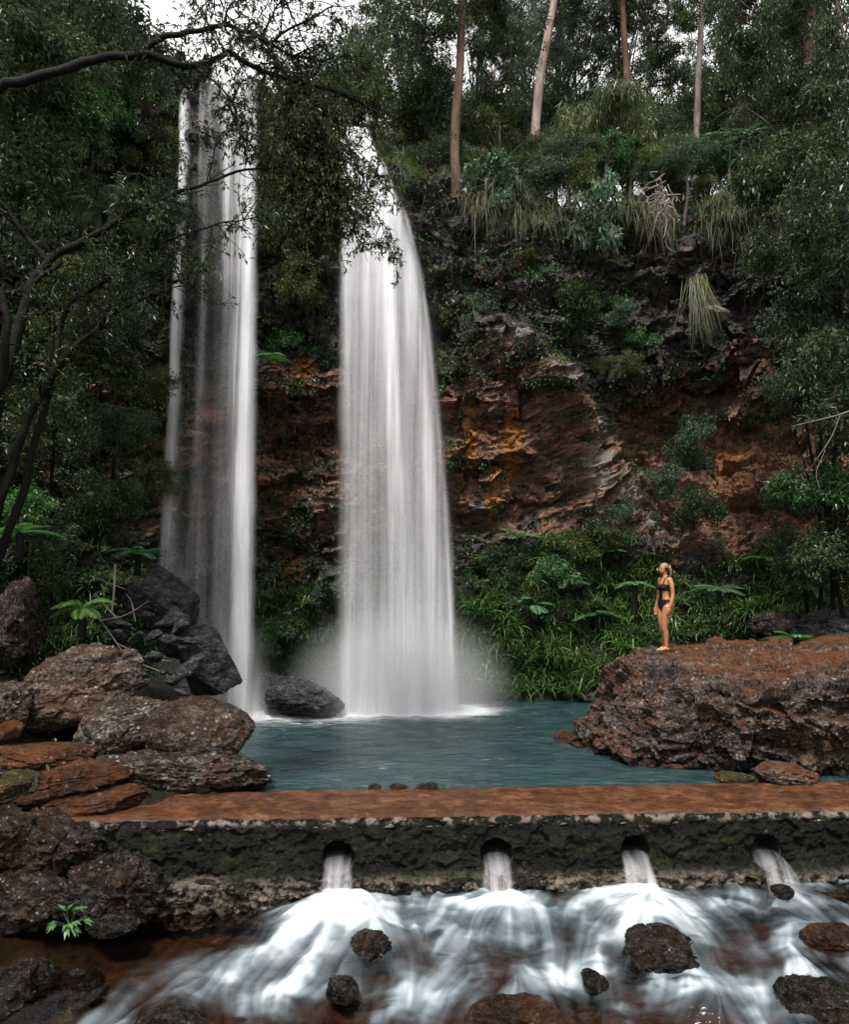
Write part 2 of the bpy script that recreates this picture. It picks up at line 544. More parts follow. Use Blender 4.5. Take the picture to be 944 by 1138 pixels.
# dense where the camera sees it
k_ = np.concatenate([np.linspace(0, 1.6, 40, endpoint=False), np.linspace(1.6, 11.4, 860, endpoint=False), np.linspace(11.4, 12.999, 50)])
Pc = np.vstack([2 * ctrl[0] - ctrl[1], ctrl, 2 * ctrl[-1] - ctrl[-2]])
ii = k_.astype(int)
ff = (k_ - ii)[:, None]
a0, a1, a2, a3 = Pc[ii], Pc[ii + 1], Pc[ii + 2], Pc[ii + 3]
stn = .5 * (2 * a1 + (a2 - a0) * ff + (2 * a0 - 5 * a1 + 4 * a2 - a3) * ff ** 2 + (3 * a1 - a0 - 3 * a2 + a3) * ff ** 3)
NU = len(stn)
plan = stn[:, :2]
tan = unit(np.gradient(plan, axis=0))
nor = np.stack([-tan[:, 1], tan[:, 0]], 1)
if nor[NU // 2, 1] < 0:
    nor = -nor
sb = stn[:, 2::2]
zz = stn[:, 3::2]
lv = np.concatenate([np.linspace(0, 1, 24, endpoint=False), np.linspace(1, 7, 330, endpoint=False), np.linspace(7, 8, 30, endpoint=False), np.linspace(8, 10, 24)])
NV = len(lv)
li = np.minimum(lv.astype(int), 9)
lf = lv - li
S_ = sb[:, li] * (1 - lf) + sb[:, li + 1] * lf
Z_ = zz[:, li] * (1 - lf) + zz[:, li + 1] * lf
ker = np.ones(13) / 13
for A in (S_, Z_):                                        # round the profile's corners
    for r in range(NU):
        A[r] = np.convolve(np.pad(A[r], 6, mode='edge'), ker, 'valid')
XY = plan[:, None, :] + nor[:, None, :] * S_[..., None]
V = np.concatenate([XY, Z_[..., None]], -1)
P0 = V.reshape(-1, 3).copy()
tu = np.gradient(V, axis=0)
tv = np.gradient(V, axis=1)
Nrm = unit(np.cross(tu, tv)).reshape(-1, 3)
if (Nrm[:, 1] * (P0[:, 1] > 15)).sum() > 0:
    Nrm = -Nrm
# the buttress running down to the right of the falls, hollows, blocks and beds
bx = P0[:, 0] - (3.0 + (9.3 - P0[:, 2]) * .72)
butt = np.exp(-(bx / .9) ** 2) * sstep(3.2, 5, P0[:, 2]) * (1 - sstep(9.5, 11.5, P0[:, 2])) * (P0[:, 1] > 15)
tilt = P0 @ np.array([[1, 0, .25], [0, 1, 0], [-.22, 0, 1]]).T
q = tilt * np.array([.55, .55, 1.1])
wq = q + .35 * np.stack([fbm(P0 * .8, 3), fbm(P0 * .8 + 31, 3), fbm(P0 * .8 + 67, 3)], 1)
f1, f2, cid = worley(wq)
g1, g2, cid2 = worley(wq * 2.7 + 5)
beds = fbm(np.stack([tilt[:, 0] * .25, tilt[:, 1] * .25, tilt[:, 2] * 2.2], 1), 4)
disp = .85 * butt + .42 * fbm(P0 * .35, 4) + .75 * facet(wq * .8) + .42 * facet(wq * 2.0 + 5) + .15 * facet(wq * 5.6 + 9) + .055 * facet(P0 * 7.5) \
    + .26 * beds + .10 * fbm(tilt * np.array([1.6, 1.6, 3.4]) + 5, 5, .6)
crag = 1 - sstep(6.6, 8.2, np.tile(lv, NU))
bank = sstep(2.6, 1.0, P0[:, 2])
disp = disp * (.18 + .82 * crag) * (1 - .55 * bank)
Vc = P0 + Nrm * disp[:, None]


def blob(px, py, rx, ry, amp=1.0, d=21.0):
    c = at(px, py, d)
    return amp * np.exp(-((P0[:, 0] - c[0]) / (rx * d / F)) ** 2 - ((P0[:, 2] - c[2]) / (ry * d / F)) ** 2)


zpx = HY - (P0[:, 2] - CAMZ) * F / 21
red = .62 * sstep(330, 470, zpx) * (1 - sstep(540, 660, zpx)) + blob(820, 520, 120, 90, .9) + blob(310, 290, 50, 40, .4) + blob(620, 440, 60, 60, .3) - blob(690, 370, 60, 60, .4)
rust = blob(335, 405, 26, 22, .8) + blob(526, 475, 10, 55, 1.0) + blob(574, 490, 13, 46, 1.25) + blob(552, 540, 9, 40, .6) + blob(612, 440, 22, 30, .4) + blob(585, 283, 18, 14, .9) + blob(660, 545, 60, 30, .35) + blob(845, 500, 60, 60, .6) + blob(330, 560, 30, 60, .35) + blob(325, 635, 24, 28, .6) + blob(545, 560, 34, 26, .4) + blob(800, 560, 60, 20, .4)
pale = blob(848, 515, 50, 70, .42) + blob(690, 455, 26, 40, .6) + blob(655, 420, 30, 40, .4) + blob(545, 562, 40, 16, .6) + blob(690, 540, 30, 50, .45) + blob(760, 250, 60, 14, .3) + blob(790, 330, 50, 40, .15)  # first patch paints sunlight into the right-hand face; the rest are pale rock
pale = pale + .85 * butt * sstep(-.2, .25, fbm(P0 * 1.2 + 3, 3))
moss = .16 + .35 * bank + blob(320, 600, 60, 130, .35) + blob(330, 470, 60, 60, .2) + blob(640, 330, 90, 60, .18) + .4 * sstep(-5.5, -8, P0[:, 0]) + .8 * sstep(6.8, 7.6, np.tile(lv, NU)) - blob(760, 290, 70, 60, .2) - blob(830, 520, 100, 90, .35) - blob(560, 490, 70, 60, .2)
mb = MB()
mb.add(Vc, grid_faces(NU, NV)[:, ::-1])
cliff = mb.obj('cliff_face', M['cliff'], smooth=False, attrs={'red': red, 'rust': rust, 'pale': pale, 'moss': moss})
tag(cliff, None, None, kind='structure')
sub = Vc.reshape(NU, NV, 3)[::3, ::3]
BV = BVHTree.FromPolygons([tuple(p) for p in sub.reshape(-1, 3)], [tuple(f) for f in grid_faces(*sub.shape[:2])])
CO = Vector((0, 0, CAMZ))


def hit(px, py, bv=None):
    d = Vector(at(px, py, 10)) - CO
    h = (bv or BV).ray_cast(CO, d.normalized())
    return (np.array(h[0]), np.array(h[1])) if h[0] is not None else (None, None)


def ground(x, y, z=40, bv=None):
    h = (bv or BV).ray_cast(Vector((x, y, z)), Vector((0, 0, -1)))
    return h[0].z if h[0] is not None else 0.0


# ------------------------------------------------------------------ river bed, banks
def weir_y(x):                                               # front edge of the weir in plan
    return 10.06 + .045 * (x + 4.4)


def bed_z(x, y):
    p = np.stack([x, y, 0 * x], -1).reshape(-1, 3)
    n = fbm(p * .9, 4).reshape(x.shape)
    nr = ridged(p * 2.2 + 4, 3).reshape(x.shape)
    edge = -2.75 - .14 * (y - 11.5)                          # left shore of the pool
    left = -.12 + .22 * np.maximum(0, edge - x - .3) * (1 + .06 * (y - 12)) + .35 * n
    z = -1.2 + (1.2 + left) * sstep(-.2, .9, edge - x)
    right = 6.6 - .25 * (y - 15)
    z = z + sstep(0, 1.8, x - right) * sstep(14.2, 15.5, y) * 1.3
    z = z + sstep(19.0, 20.6, y) * 1.3
    low = -1.42 + .12 * n + .05 * nr + 1.2 * sstep(-4.0, -6.4, x) * sstep(8.3, 10, y) + .9 * sstep(-5.2, -8.5, x) + 1.2 * sstep(5.8, 8.5, x)
    k = sstep(10.75, 10.0, y - .045 * (x + 4.4) + .25 * n * (x < -4.5))
    return z * (1 - k) + low * k + .09 * facet(p * np.array([2.2, 2.2, 1])).reshape(x.shape)


gx, gy = np.meshgrid(np.linspace(-15, 15, 400), np.concatenate([np.linspace(-14, 4, 50, endpoint=False), np.linspace(4, 21.5, 300)]), indexing='ij')
gz = bed_z(gx, gy)
mb = MB()
mb.add(np.stack([gx, gy, gz], -1), grid_faces(*gx.shape))
m = NT('brown_river_bed')
g = m.geo()
vo = m.vor(g, 7)
n1 = m.noise(g, 3, 6)
col = m.cramp(m.math('ADD', m.math('MULTIPLY', n1, .7), m.math('MULTIPLY', vo, .4)), [(.3, (.014, .007, .004)), (.5, (.048, .020, .010)), (.8, (.10, .055, .034))])
col = m.mix(m.ramp(m.noise(g, 1.2, 6), .45, .62, 0, .8), col, (.02, .024, .010))
zc_ = m.n('SeparateXYZ', ins={0: g}).outputs[2]
col = m.mix(m.ramp(m.math('ADD', zc_, m.math('MULTIPLY', m.noise(g, 3, 4), .4)), -.25, .1), col, m.cramp(m.noise(g, 9, 6), [(.35, (.004, .0035, .0025)), (.65, (.020, .016, .011))]))
M['bed'] = m.done(m.bsdf(col, .7, m.bump(m.math('ADD', n1, m.noise(g, 14, 6, .7)), .9, .1), .2))
bed = mb.obj('river_bed', M['bed'])
tag(bed, None, None, kind='structure')
BB = BVHTree.FromPolygons([tuple(p) for p in np.stack([gx, gy, gz], -1).reshape(-1, 3)], [tuple(f) for f in grid_faces(*gx.shape)])


# ------------------------------------------------------------------ rocks
def ico(sub):
    t = (1 + 5 ** .5) / 2
    v = [(-1, t, 0), (1, t, 0), (-1, -t, 0), (1, -t, 0), (0, -1, t), (0, 1, t), (0, -1, -t), (0, 1, -t), (t, 0, -1), (t, 0, 1), (-t, 0, -1), (-t, 0, 1)]
    f = [(0, 11, 5), (0, 5, 1), (0, 1, 7), (0, 7, 10), (0, 10, 11), (1, 5, 9), (5, 11, 4), (11, 10, 2), (10, 7, 6), (7, 1, 8), (3, 9, 4), (3, 4, 2), (3, 2, 6), (3, 6, 8), (3, 8, 9), (4, 9, 5), (2, 4, 11), (6, 2, 10), (8, 6, 7), (9, 8, 1)]
    v = unit(np.array(v, float))
    f = np.array(f)
    for _ in range(sub):
        e = np.sort(np.concatenate([f[:, [0, 1]], f[:, [1, 2]], f[:, [2, 0]]]), 1)
        ue, inv = np.unique(e, axis=0, return_inverse=True)
        inv = inv.ravel()
        mid = unit(v[ue[:, 0]] + v[ue[:, 1]])
        n = len(v)
        v = np.vstack([v, mid])
        k = len(f)
        a, b, c = inv[:k] + n, inv[k:2 * k] + n, inv[2 * k:] + n
        f = np.concatenate([np.stack([f[:, 0], a, c], 1), np.stack([f[:, 1], b, a], 1), np.stack([f[:, 2], c, b], 1), np.stack([a, b, c], 1)])
    return v, f


ICO = {k: ico(k) for k in (2, 3, 4, 5, 6)}


def rock_shape(radii, seed, sub=5, cuts=11, rough=.10, strata=.035, planes=None, sharp=15, freq=2.2, sph=.95):
    """convex block cut by planes, then weathered"""
    r = np.random.default_rng(seed)
    v, f = ICO[sub]
    nrm = unit(r.normal(size=(cuts, 3)))
    dd = r.uniform(.62, .95, cuts)
    if planes is not None:
        nrm = np.vstack([nrm, unit(np.array([p[:3] for p in planes], float))])
        dd = np.concatenate([dd, [p[3] for p in planes]])
    c = v @ nrm.T
    inv = np.maximum(c, 1e-3) / dd[None]
    s = (np.exp(np.clip(sharp * (inv - 1), -60, 60))).sum(1) + np.exp(sharp * (sph - 1))
    rad = 1 / (1 + np.log(s) / sharp)
    p = v * rad[:, None]
    o = seed * 3.7
    o = seed * 3.7
    u_ = unit(p)
    wp = p + .12 * np.stack([fbm(p * 2 + o, 2), fbm(p * 2 + o + 9, 2), fbm(p * 2 + o + 19, 2)], 1)
    k = rough * (.9 * facet(wp * 1.7 + o) + .6 * facet(wp * 4.0 + o) + .32 * facet(wp * 8.5 + o) + .7 * fbm(p * freq + o, 5, .6))
    if sub > 4:
        k = k + rough * .16 * facet(p * 18 + o)
    bed = np.stack([p[:, 0] * .6 + .2 * p[:, 2], p[:, 1] * .6, p[:, 2] * 5 + p[:, 0] * .9], 1)
    k = k + strata * fbm(bed + o, 4, .65) * 1.2
    p = p + u_ * k[:, None]
    return p * np.array(radii), f


def rock(name, loc, radii, mat, label, cat='rock', seed=1, rot=(0, 0, 0), group=None, **kw):
    p, f = rock_shape(radii, seed, **kw)
    mb = MB()
    mb.add(p, f)
    o = mb.obj(name, M[mat])
    o.location = [float(c) for c in loc]
    o.rotation_euler = rot
    return tag(o, label, cat, group)


def rkpx(name, px, py, d, rx, rz, ry, mat, label, seed, rot=(0, 0, 0), **kw):
    """px, py: centre of the rock's outline in the photo; rx, rz half sizes there in pixels; ry half depth in metres"""
    s = d / F
    return rock(name, at(px, py, d), (rx * s, ry, rz * s), mat, label, seed=seed, rot=rot, **kw)


# big ledge on the right: a cross-section (y, z) swept along x
LS = [
    (2.72, [(14.6, -.9), (14.55, -.3), (14.6, -.15), (14.7, -.1), (14.9, -.1), (15.1, -.1), (15.4, -.1), (15.7, -.2), (15.9, -.9)]),
    (3.12, [(14.2, -.9), (14.05, -.05), (14.05, .12), (14.2, .22), (14.4, .32), (14.7, .40), (15.1, .42), (15.6, .2), (16.0, -.9)]),
    (3.62, [(13.9, -.9), (13.45, -.05), (13.5, .30), (13.75, .55), (14.1, .80), (14.5, 1.0), (15.0, 1.08), (15.8, .8), (16.3, -.9)]),
    (4.02, [(13.8, -.9), (13.2, -.05), (13.25, .42), (13.55, .80), (13.9, 1.20), (14.3, 1.52), (14.9, 1.64), (16.0, 1.4), (16.6, -.9)]),
    (4.42, [(13.8, -.9), (13.1, -.05), (13.15, .48), (13.45, .90), (13.8, 1.38), (14.2, 1.70), (15.0, 1.86), (16.2, 1.7), (16.9, -.9)]),
    (4.85, [(13.8, -.9), (13.05, -.05), (12.95, .55), (13.10, .98), (13.6, 1.40), (14.1, 1.70), (15.2, 1.93), (16.5, 1.8), (17.2, -.9)]),
    (5.15, [(13.8, -.9), (12.95, -.05), (12.75, .55), (12.80, 1.10), (13.15, 1.40), (13.8, 1.66), (15.3, 1.96), (16.7, 1.8), (17.4, -.9)]),
    (5.70, [(13.8, -.9), (12.85, -.05), (12.55, .60), (12.50, 1.28), (12.75, 1.52), (13.6, 1.68), (15.3, 1.97), (16.8, 1.8), (17.5, -.9)]),
    (6.40, [(13.7, -.9), (12.75, -.05), (12.45, .62), (12.35, 1.40), (12.6, 1.64), (13.5, 1.74), (15.3, 1.90), (16.8, 1.8), (17.5, -.9)]),
    (7.20, [(13.6, -.9), (12.6, -.05), (12.30, .62), (12.20, 1.45), (12.5, 1.70), (13.4, 1.78), (15.3, 1.98), (16.8, 1.8), (17.5, -.9)]),
    (9.00, [(13.6, -.9), (12.5, -.05), (12.20, .62), (12.10, 1.45), (12.4, 1.70), (13.4, 1.80), (15.3, 2.0), (16.8, 1.8), (17.5, -.9)]),
    (12.0, [(13.6, -.9), (12.8, -.05), (12.60, .62), (12.60, 1.30), (12.9, 1.50), (13.6, 1.60), (15.3, 1.7), (16.8, 1.5), (17.5, -.9)])]
nu_, nv_ = 640, 420
lx_ = np.array([q[0] for q in LS])
lp_ = np.array([q[1] for q in LS])
xs_ = np.concatenate([np.linspace(2.72, 7.6, 560, endpoint=False), np.linspace(7.6, 12, 80)])
prof = np.stack([np.stack([np.interp(xs_, lx_, lp_[:, k, c]) for c in (0, 1)], -1) for k in range(9)], 1)
t_ = np.concatenate([np.linspace(0, 6, 370, endpoint=False), np.linspace(6, 8, 50)])
k_i = np.minimum(t_.astype(int), 7)
fr_ = (t_ - k_i)[None, :, None]
PV = prof[:, k_i] * (1 - fr_) + prof[:, k_i + 1] * fr_
ker = np.ones(25) / 25
for c in (0, 1):
    PV[..., c] = np.apply_along_axis(lambda a: np.convolve(np.pad(a, 12, mode='edge'), ker, 'valid'), 1, PV[..., c])
    PV[..., c] = np.apply_along_axis(lambda a: np.convolve(np.pad(a, 12, mode='edge'), ker, 'valid'), 0, PV[..., c])
G3 = np.concatenate([np.broadcast_to(xs_[:, None, None], (nu_, nv_, 1)), PV], -1)
n3 = unit(np.cross(np.gradient(G3, axis=0), np.gradient(G3, axis=1))).reshape(-1, 3)
p = G3.reshape(-1, 3)
if n3[nu_ // 2 * nv_ + 180, 2] < 0:
    n3 = -n3
wp = p + .16 * np.stack([fbm(p * 1.1, 3), fbm(p * 1.1 + 9, 3), fbm(p * 1.1 + 19, 3)], 1)
til = np.stack([wp[:, 0] + .35 * wp[:, 2], wp[:, 1], wp[:, 2] - .22 * wp[:, 0]], 1)
flatk = .55 + .45 * (1 - sstep(.75, .97, n3[:, 2]))
dsp = .34 * facet(til * np.array([.75, .8, 1.3])) + .17 * facet(til * np.array([1.7, 1.8, 3.0]) + 7) + .085 * facet(til * np.array([3.6, 4, 6.5]) + 3) + .04 * facet(til * 9 + 2) + .02 * facet(til * 19) + .06 * fbm(til * np.array([.9, .9, 5]), 4)
wv = p + n3 * (dsp * flatk)[:, None]
f = grid_faces(nu_, nv_)
mb = MB()
mb.add(wv, f)
bigrock = mb.obj('rock_ledge', M['rock_right'])
tag(bigrock, 'huge ochre topped rock ledge on the right with the woman standing on it', 'rock')
BR = BVHTree.FromPolygons([tuple(q) for q in wv], [tuple(q) for q in f])

rkpx('boulder', 222, 818, 12.3, 60, 42, .7, 'rock_left', 'rounded pale boulder at the left water edge of the pool', 11, (0, .05, .3), sub=6, cuts=6, rough=.05, strata=.008)
rkpx('rock_shelf', 205, 858, 11.9, 90, 30, .8, 'rock_left', 'low mossy shelf of rock under the rounded pale boulder', 12, (0, 0, .15), sub=6, cuts=8, rough=.13, strata=.09)
rkpx('boulder', 96, 764, 13.2, 70, 44, .9, 'rock_left', 'slanting ridged boulder with a dark crack behind the pale round one', 13, (0, -.42, .2), sub=6, cuts=8, rough=.09, strata=.05)
rkpx('boulder', 140, 806, 12.7, 60, 40, .7, 'rock_left', 'mossy brown boulder wedged between the ridged and the round boulder', 14, (.1, -.3, 0), sub=6, rough=.08)
rkpx('boulder', 18, 700, 13.6, 34, 56, .8, 'rock_bank', 'dark lichen covered boulder on the far left edge under the ferns', 15, (0, .1, .4), sub=5, rough=.12)
rkpx('boulder', 6, 783, 12.2, 34, 26, .5, 'rock_left', 'small tawny boulder on the left edge above the brown slabs', 16, sub=5)
rkpx('boulder', 8, 812, 11.6, 16, 13, .25, 'rock_brown', 'small orange cobble on the left edge beside the brown slab', 17, sub=4)
rkpx('rock_slab', 45, 838, 11.6, 56, 15, .6, 'rock_brown', 'flat red brown slab below the orange cobble', 18, (0, .08, .2), sub=5, cuts=6, planes=[(0, 0, 1, .7)])
rkpx('rock_slab', 50, 872, 11.0, 86, 22, .7, 'rock_brown', 'wide sloping red brown slab leading onto the weir top', 19, (0, -.12, .1), sub=5, cuts=6, planes=[(0, -.2, 1, .7)])
rkpx('rock_slab', 108, 889, 10.75, 62, 13, .5, 'rock_brown', 'orange slab lying over the left end of the weir top', 69, (0, -.08, .1), sub=5, cuts=5, planes=[(0, -.1, 1, .7)])
rkpx('boulder', 14, 880, 10.6, 34, 24, .4, 'rock_moss', 'mossy pale lump on the left edge at the end of the weir', 20, sub=5)
BOX = [(0, 0, 1, .7), (0, 0, -1, .7), (1, .08, .1, .74), (-1, 0, .1, .74), (.1, -1, .05, .72), (0, 1, 0, .72)]
rkpx('rock_slab', 182, 668, 16.6, 47, 27, .62, 'rock_black', 'big black slab tilted toward the left waterfall, the upper one', 21, (.5, .62, -.25), sub=6, cuts=0, rough=.035, strata=.02, sharp=34, planes=BOX, sph=.45)
rkpx('rock_slab', 228, 735, 16.3, 30, 50, .6, 'rock_black', 'upright black slab beside the foot of the left waterfall', 22, (.15, -.42, .5), sub=6, cuts=1, rough=.035, strata=.02, sharp=34, planes=BOX, sph=.45)
rkpx('boulder', 338, 777, 18.3, 46, 21, .9, 'rock_black', 'low black rock in the water between the two waterfalls', 23, (0, .12, 0), sub=5, cuts=7, rough=.12)
rkpx('boulder', 300, 768, 18.9, 26, 22, .6, 'rock_black', 'black rock against the cliff just right of the left waterfall foot', 24, sub=5, rough=.14)
rkpx('boulder', 200, 712, 17.0, 26, 22, .5, 'rock_black', 'black block under the upper tilted slab', 25, (0, .3, .5), sub=5, sharp=16)
rkpx('boulder', 872, 861, 12.0, 40, 13, .4, 'rock_right', 'low ochre rock at the waterline in front of the big ledge', 26, (0, .08, .1), sub=5)
rkpx('boulder', 818, 866, 12.0, 28, 8, .25, 'rock_moss', 'small dark mossy rock behind the weir, left of the low ochre rock', 27, sub=4)
rkpx('stone', 474, 876, 11.55, 15, 7, .18, 'rock_stream', 'largest glistening stone on the back edge of the weir', 28, sub=4)
rkpx('stone', 443, 876, 11.55, 11, 5, .15, 'rock_stream', 'middle stone of the three on the back edge of the weir', 29, sub=4)
rkpx('stone', 418, 876, 11.55, 8, 6, .12, 'rock_stream', 'leftmost dark stone of the three on the back edge of the weir', 30, sub=4)
rkpx('stone', 545, 879, 11.6, 11, 3, .12, 'rock_brown', 'thin flat stone on the back edge near the middle of the weir', 31, sub=3)
rkpx('boulder', 930, 700, 16.5, 44, 24, .9, 'rock_black', 'dark grey rock behind the big ledge at the right edge', 32, (0, -.2, 0), sub=5)
rkpx('boulder', 866, 696, 17.4, 30, 18, .6, 'rock_bank', 'mossy dark rock behind the big ledge under a fern', 33, sub=5)
# below the weir
rkpx('boulder', 738, 1066, 8.75, 48, 32, .45, 'rock_stream', 'big glistening dark rock parting the white water on the right', 50, (0, .15, .2), sub=6, cuts=9, rough=.08)
rkpx('boulder', 411, 1054, 8.95, 27, 20, .28, 'rock_stream', 'dark jagged rock in the white water below the leftmost pipe', 51, (0, .3, 0), sub=6, rough=.09)
rkpx('boulder', 379, 1098, 8.15, 20, 14, .2, 'rock_stream', 'small dark rock in the white water near the bottom left of centre', 52, sub=6, rough=.08)
rkpx('boulder', 661, 1090, 8.3, 15, 12, .16, 'rock_stream', 'small dark round rock left of the big glistening rock', 53, sub=5)
rkpx('boulder', 12, 1112, 8.1, 62, 46, .5, 'rock_stream', 'large dark rock in the bottom left corner', 54, (0, .2, .3), sub=6, rough=.12)
rkpx('boulder', 78, 1138, 7.9, 27, 18, .25, 'rock_moss', 'olive mossy rock at the bottom edge', 55, sub=5)
rkpx('boulder', 186, 1142, 7.7, 36, 20, .3, 'rock_stream', 'smooth black rock at the bottom edge with water curling round it', 56, sub=5, cuts=5, rough=.07)
rkpx('boulder', 92, 1098, 8.5, 30, 24, .3, 'rock_stream', 'dark brown rock beside the corner rock on the lower left', 57, sub=5)
rkpx('boulder', 122, 1029, 9.35, 32, 12, .25, 'rock_stream', 'flat grey glistening rock at the foot of the left bank', 58, sub=5)
rkpx('boulder', 40, 1000, 9.6, 60, 36, .4, 'rock_bank', 'dark rock on the left bank behind the small leafy plant', 59, (0, .2, 0), sub=5, rough=.16)
rkpx('boulder', 135, 985, 9.7, 52, 40, .4, 'rock_bank', 'broken grey rock at the left end of the weir face', 60, (0, .35, .2), sub=6, rough=.15, strata=.1)
rkpx('boulder', 60, 945, 10.0, 62, 38, .4, 'rock_bank', 'pale cracked rock below the mossy lump on the left bank', 61, (0, .2, 0), sub=6, rough=.16, strata=.08)
rkpx('boulder', 8, 930, 9.9, 36, 34, .35, 'rock_bank', 'rough grey rock on the left bank touching the picture edge', 62, sub=5, rough=.15)
rkpx('boulder', 578, 1136, 7.95, 58, 34, .35, 'rock_sunk', 'brown rock under thin water at the bottom right of centre', 63, sub=5, cuts=5, rough=.07)
rkpx('boulder', 910, 1112, 8.1, 54, 26, .35, 'rock_stream', 'dark wet rock near the bottom right corner', 64, sub=5)
rkpx('boulder', 868, 990, 9.3, 13, 8, .15, 'rock_stream', 'small dark rock in the water below the rightmost pipe', 65, sub=4)
rkpx('boulder', 925, 1042, 8.8, 30, 14, .25, 'rock_sunk', 'reddish rock in the stream at the right edge', 66, sub=5)

# rubble on the slope between the black slabs and the ridged boulder
rr = np.random.default_rng(77)
stones = [rock_shape((1, .8, .6), 200 + k, sub=3, cuts=7, rough=.08, sharp=14) for k in range(6)]
stone_me = []
for p, f in stones:
    mb = MB()
    mb.add(p, f)
    stone_me.append(mb.mesh('stone', True, M['rock_black']))
for k in range(64):
    px, py = rr.uniform(98, 225), rr.uniform(640, 770)
    if py < 690 - (px - 110) * .4 or (px > 200 and py < 700):
        continue
    d = 16.6 - (py - 640) / 125 * 2.6 + rr.uniform(-.1, .2)
    h_, _n = hit(px, py, BB)
    p_ = at(px, py, d)
    if h_ is not None and h_[1] < d:
        p_ = h_ + np.array([0, -.04, .03])
    o = link('stone', stone_me[k % 6], None, p_)
    s = rr.uniform(.07, .24)
    o.scale = (s * 1.4, s, s * .9)
    o.rotation_euler = rr.uniform(-.6, .6, 3) + np.array([0, .2, rr.uniform(0, 6)])
    tag(o, 'black angular stone in the rubble below the tilted black slab', 'stone', 'black stones in the rubble slope')
# rocks under the weir face
for k in range(40):
    px = rr.uniform(190, 960)
    y_ = weir_y((px - CX) * 10 / F) - rr.uniform(.02, .25)
    o = link('stone', stone_me[k % 6].copy(), None, ((px - CX) * y_ / F, y_, rr.uniform(-.95, -.72)))
    o.data.materials[0] = M['rock_stream'] if k % 3 else M['rock_left']
    s = rr.uniform(.10, .24)
    o.scale = (s * 1.6, s * .8, s * .7)
    o.rotation_euler = (rr.uniform(-.3, .3), rr.uniform(-.3, .3), rr.uniform(-.4, .4))
    tag(o, 'wet stone at the foot of the mossy weir face', 'stone', 'stones along the foot of the weir')

# ------------------------------------------------------------------ weir with four pipes
PIPES = [376, 552, 706, 850]
PIPEX = []
for px in PIPES:
    x = (px - CX) * 10.1 / F
    for _ in range(4):
        x = (px - CX) * weir_y(x) / F
    PIPEX.append(x)
PZ, PR = -.44, .225
wroot = empty('weir', (0, 10.3, -1), 'mossy concrete weir with orange brown top crossing the stream', 'weir')


def local(o, root):
    """children are built in world coordinates"""
    o.parent = root
    o.matrix_parent_inverse = Matrix.Translation(root.location).inverted()
    return o


xs = np.linspace(-5.6, 9.5, 760)
zs = np.linspace(-1.25, .07, 80)
X, Z = np.meshgrid(xs, zs, indexing='ij')
pp = np.stack([X, 0 * X, Z], -1).reshape(-1, 3)
n1 = fbm(pp * np.array([1.2, 1, 2.0]), 4).reshape(X.shape)
n2 = ridged(pp * np.array([5, 1, 6.0]), 4).reshape(X.shape)
n3 = fbm(pp * 14, 3).reshape(X.shape)
Y = weir_y(X) + .07 * n1 - .05 * n2 - .03 * n3 - .05 * facet(np.stack([X * 4, 0 * X, Z * 6], -1).reshape(-1, 3)).reshape(X.shape) - .02
ledge = sstep(-.62, -.72, Z + .10 * n1)
Y -= ledge * (.16 + .1 * n2)                                # rough footing stones
Y += sstep(.0, .07, Z) * .03
keep = np.ones_like(X, bool)
for x0 in PIPEX:
    r = np.hypot(X - x0, Z - PZ)
    keep &= r > PR - .012
    mm = (r < PR + .03)
    X = np.where(mm & (r > 1e-3), x0 + (X - x0) / np.maximum(r, 1e-3) * PR * 1.01, X)
    Z = np.where(mm & (r > 1e-3), PZ + (Z - PZ) / np.maximum(r, 1e-3) * PR * 1.01, Z)
vid = grid_faces(*X.shape)
ok = keep.reshape(-1)[vid].all(1)
mb = MB()
mb.add(np.stack([X, Y, Z], -1), vid[ok])
m = NT('black_mossy_concrete')
g = m.geo()
gs = m.geo((1, 1, 1.8))
nA = m.noise(gs, 3.2, 8, .7)
nB = m.noise(g, 20, 6, .7)
col = m.cramp(m.math('ADD', m.math('MULTIPLY', nA, .5), m.math('MULTIPLY', nB, .5)), [(.36, (.001, .001, .0008)), (.52, (.0028, .0032, .0015)), (.66, (.016, .018, .006))])
zc = m.n('SeparateXYZ', ins={0: g}).outputs[2]
st_ = m.math('MULTIPLY', m.ramp(zc, -.62, -.74), m.ramp(m.noise(gs, 6, 7, .7), .42, .6))
col = m.mix(st_, col, m.cramp(nB, [(.3, (.05, .04, .03)), (.7, (.3, .25, .2))]))
col = m.mix(m.ramp(m.noise(gs, 1.5, 6, .7), .5, .64, 0, .6), col, m.cramp(nB, [(.35, (.004, .006, .002)), (.65, (.035, .045, .012))]))
lip_ = m.math('MULTIPLY', m.ramp(zc, -.05, .05), m.ramp(m.noise(g, 5, 5), .48, .58, 0, .8))
col = m.mix(lip_, col, (.24, .2, .17))
col = m.mix(m.ramp(m.noise(g, 7, 5, .7), .64, .72, 0, .6), col, (.2, .17, .15))
M['weir_face'] = m.done(m.bsdf(col, m.ramp(m.noise(g, 9, 4), .4, .65, .3, .75), m.bump(m.math('ADD', nA, nB), 1, .06), .22))
o = local(mb.obj('weir_face', M['weir_face']), wroot)

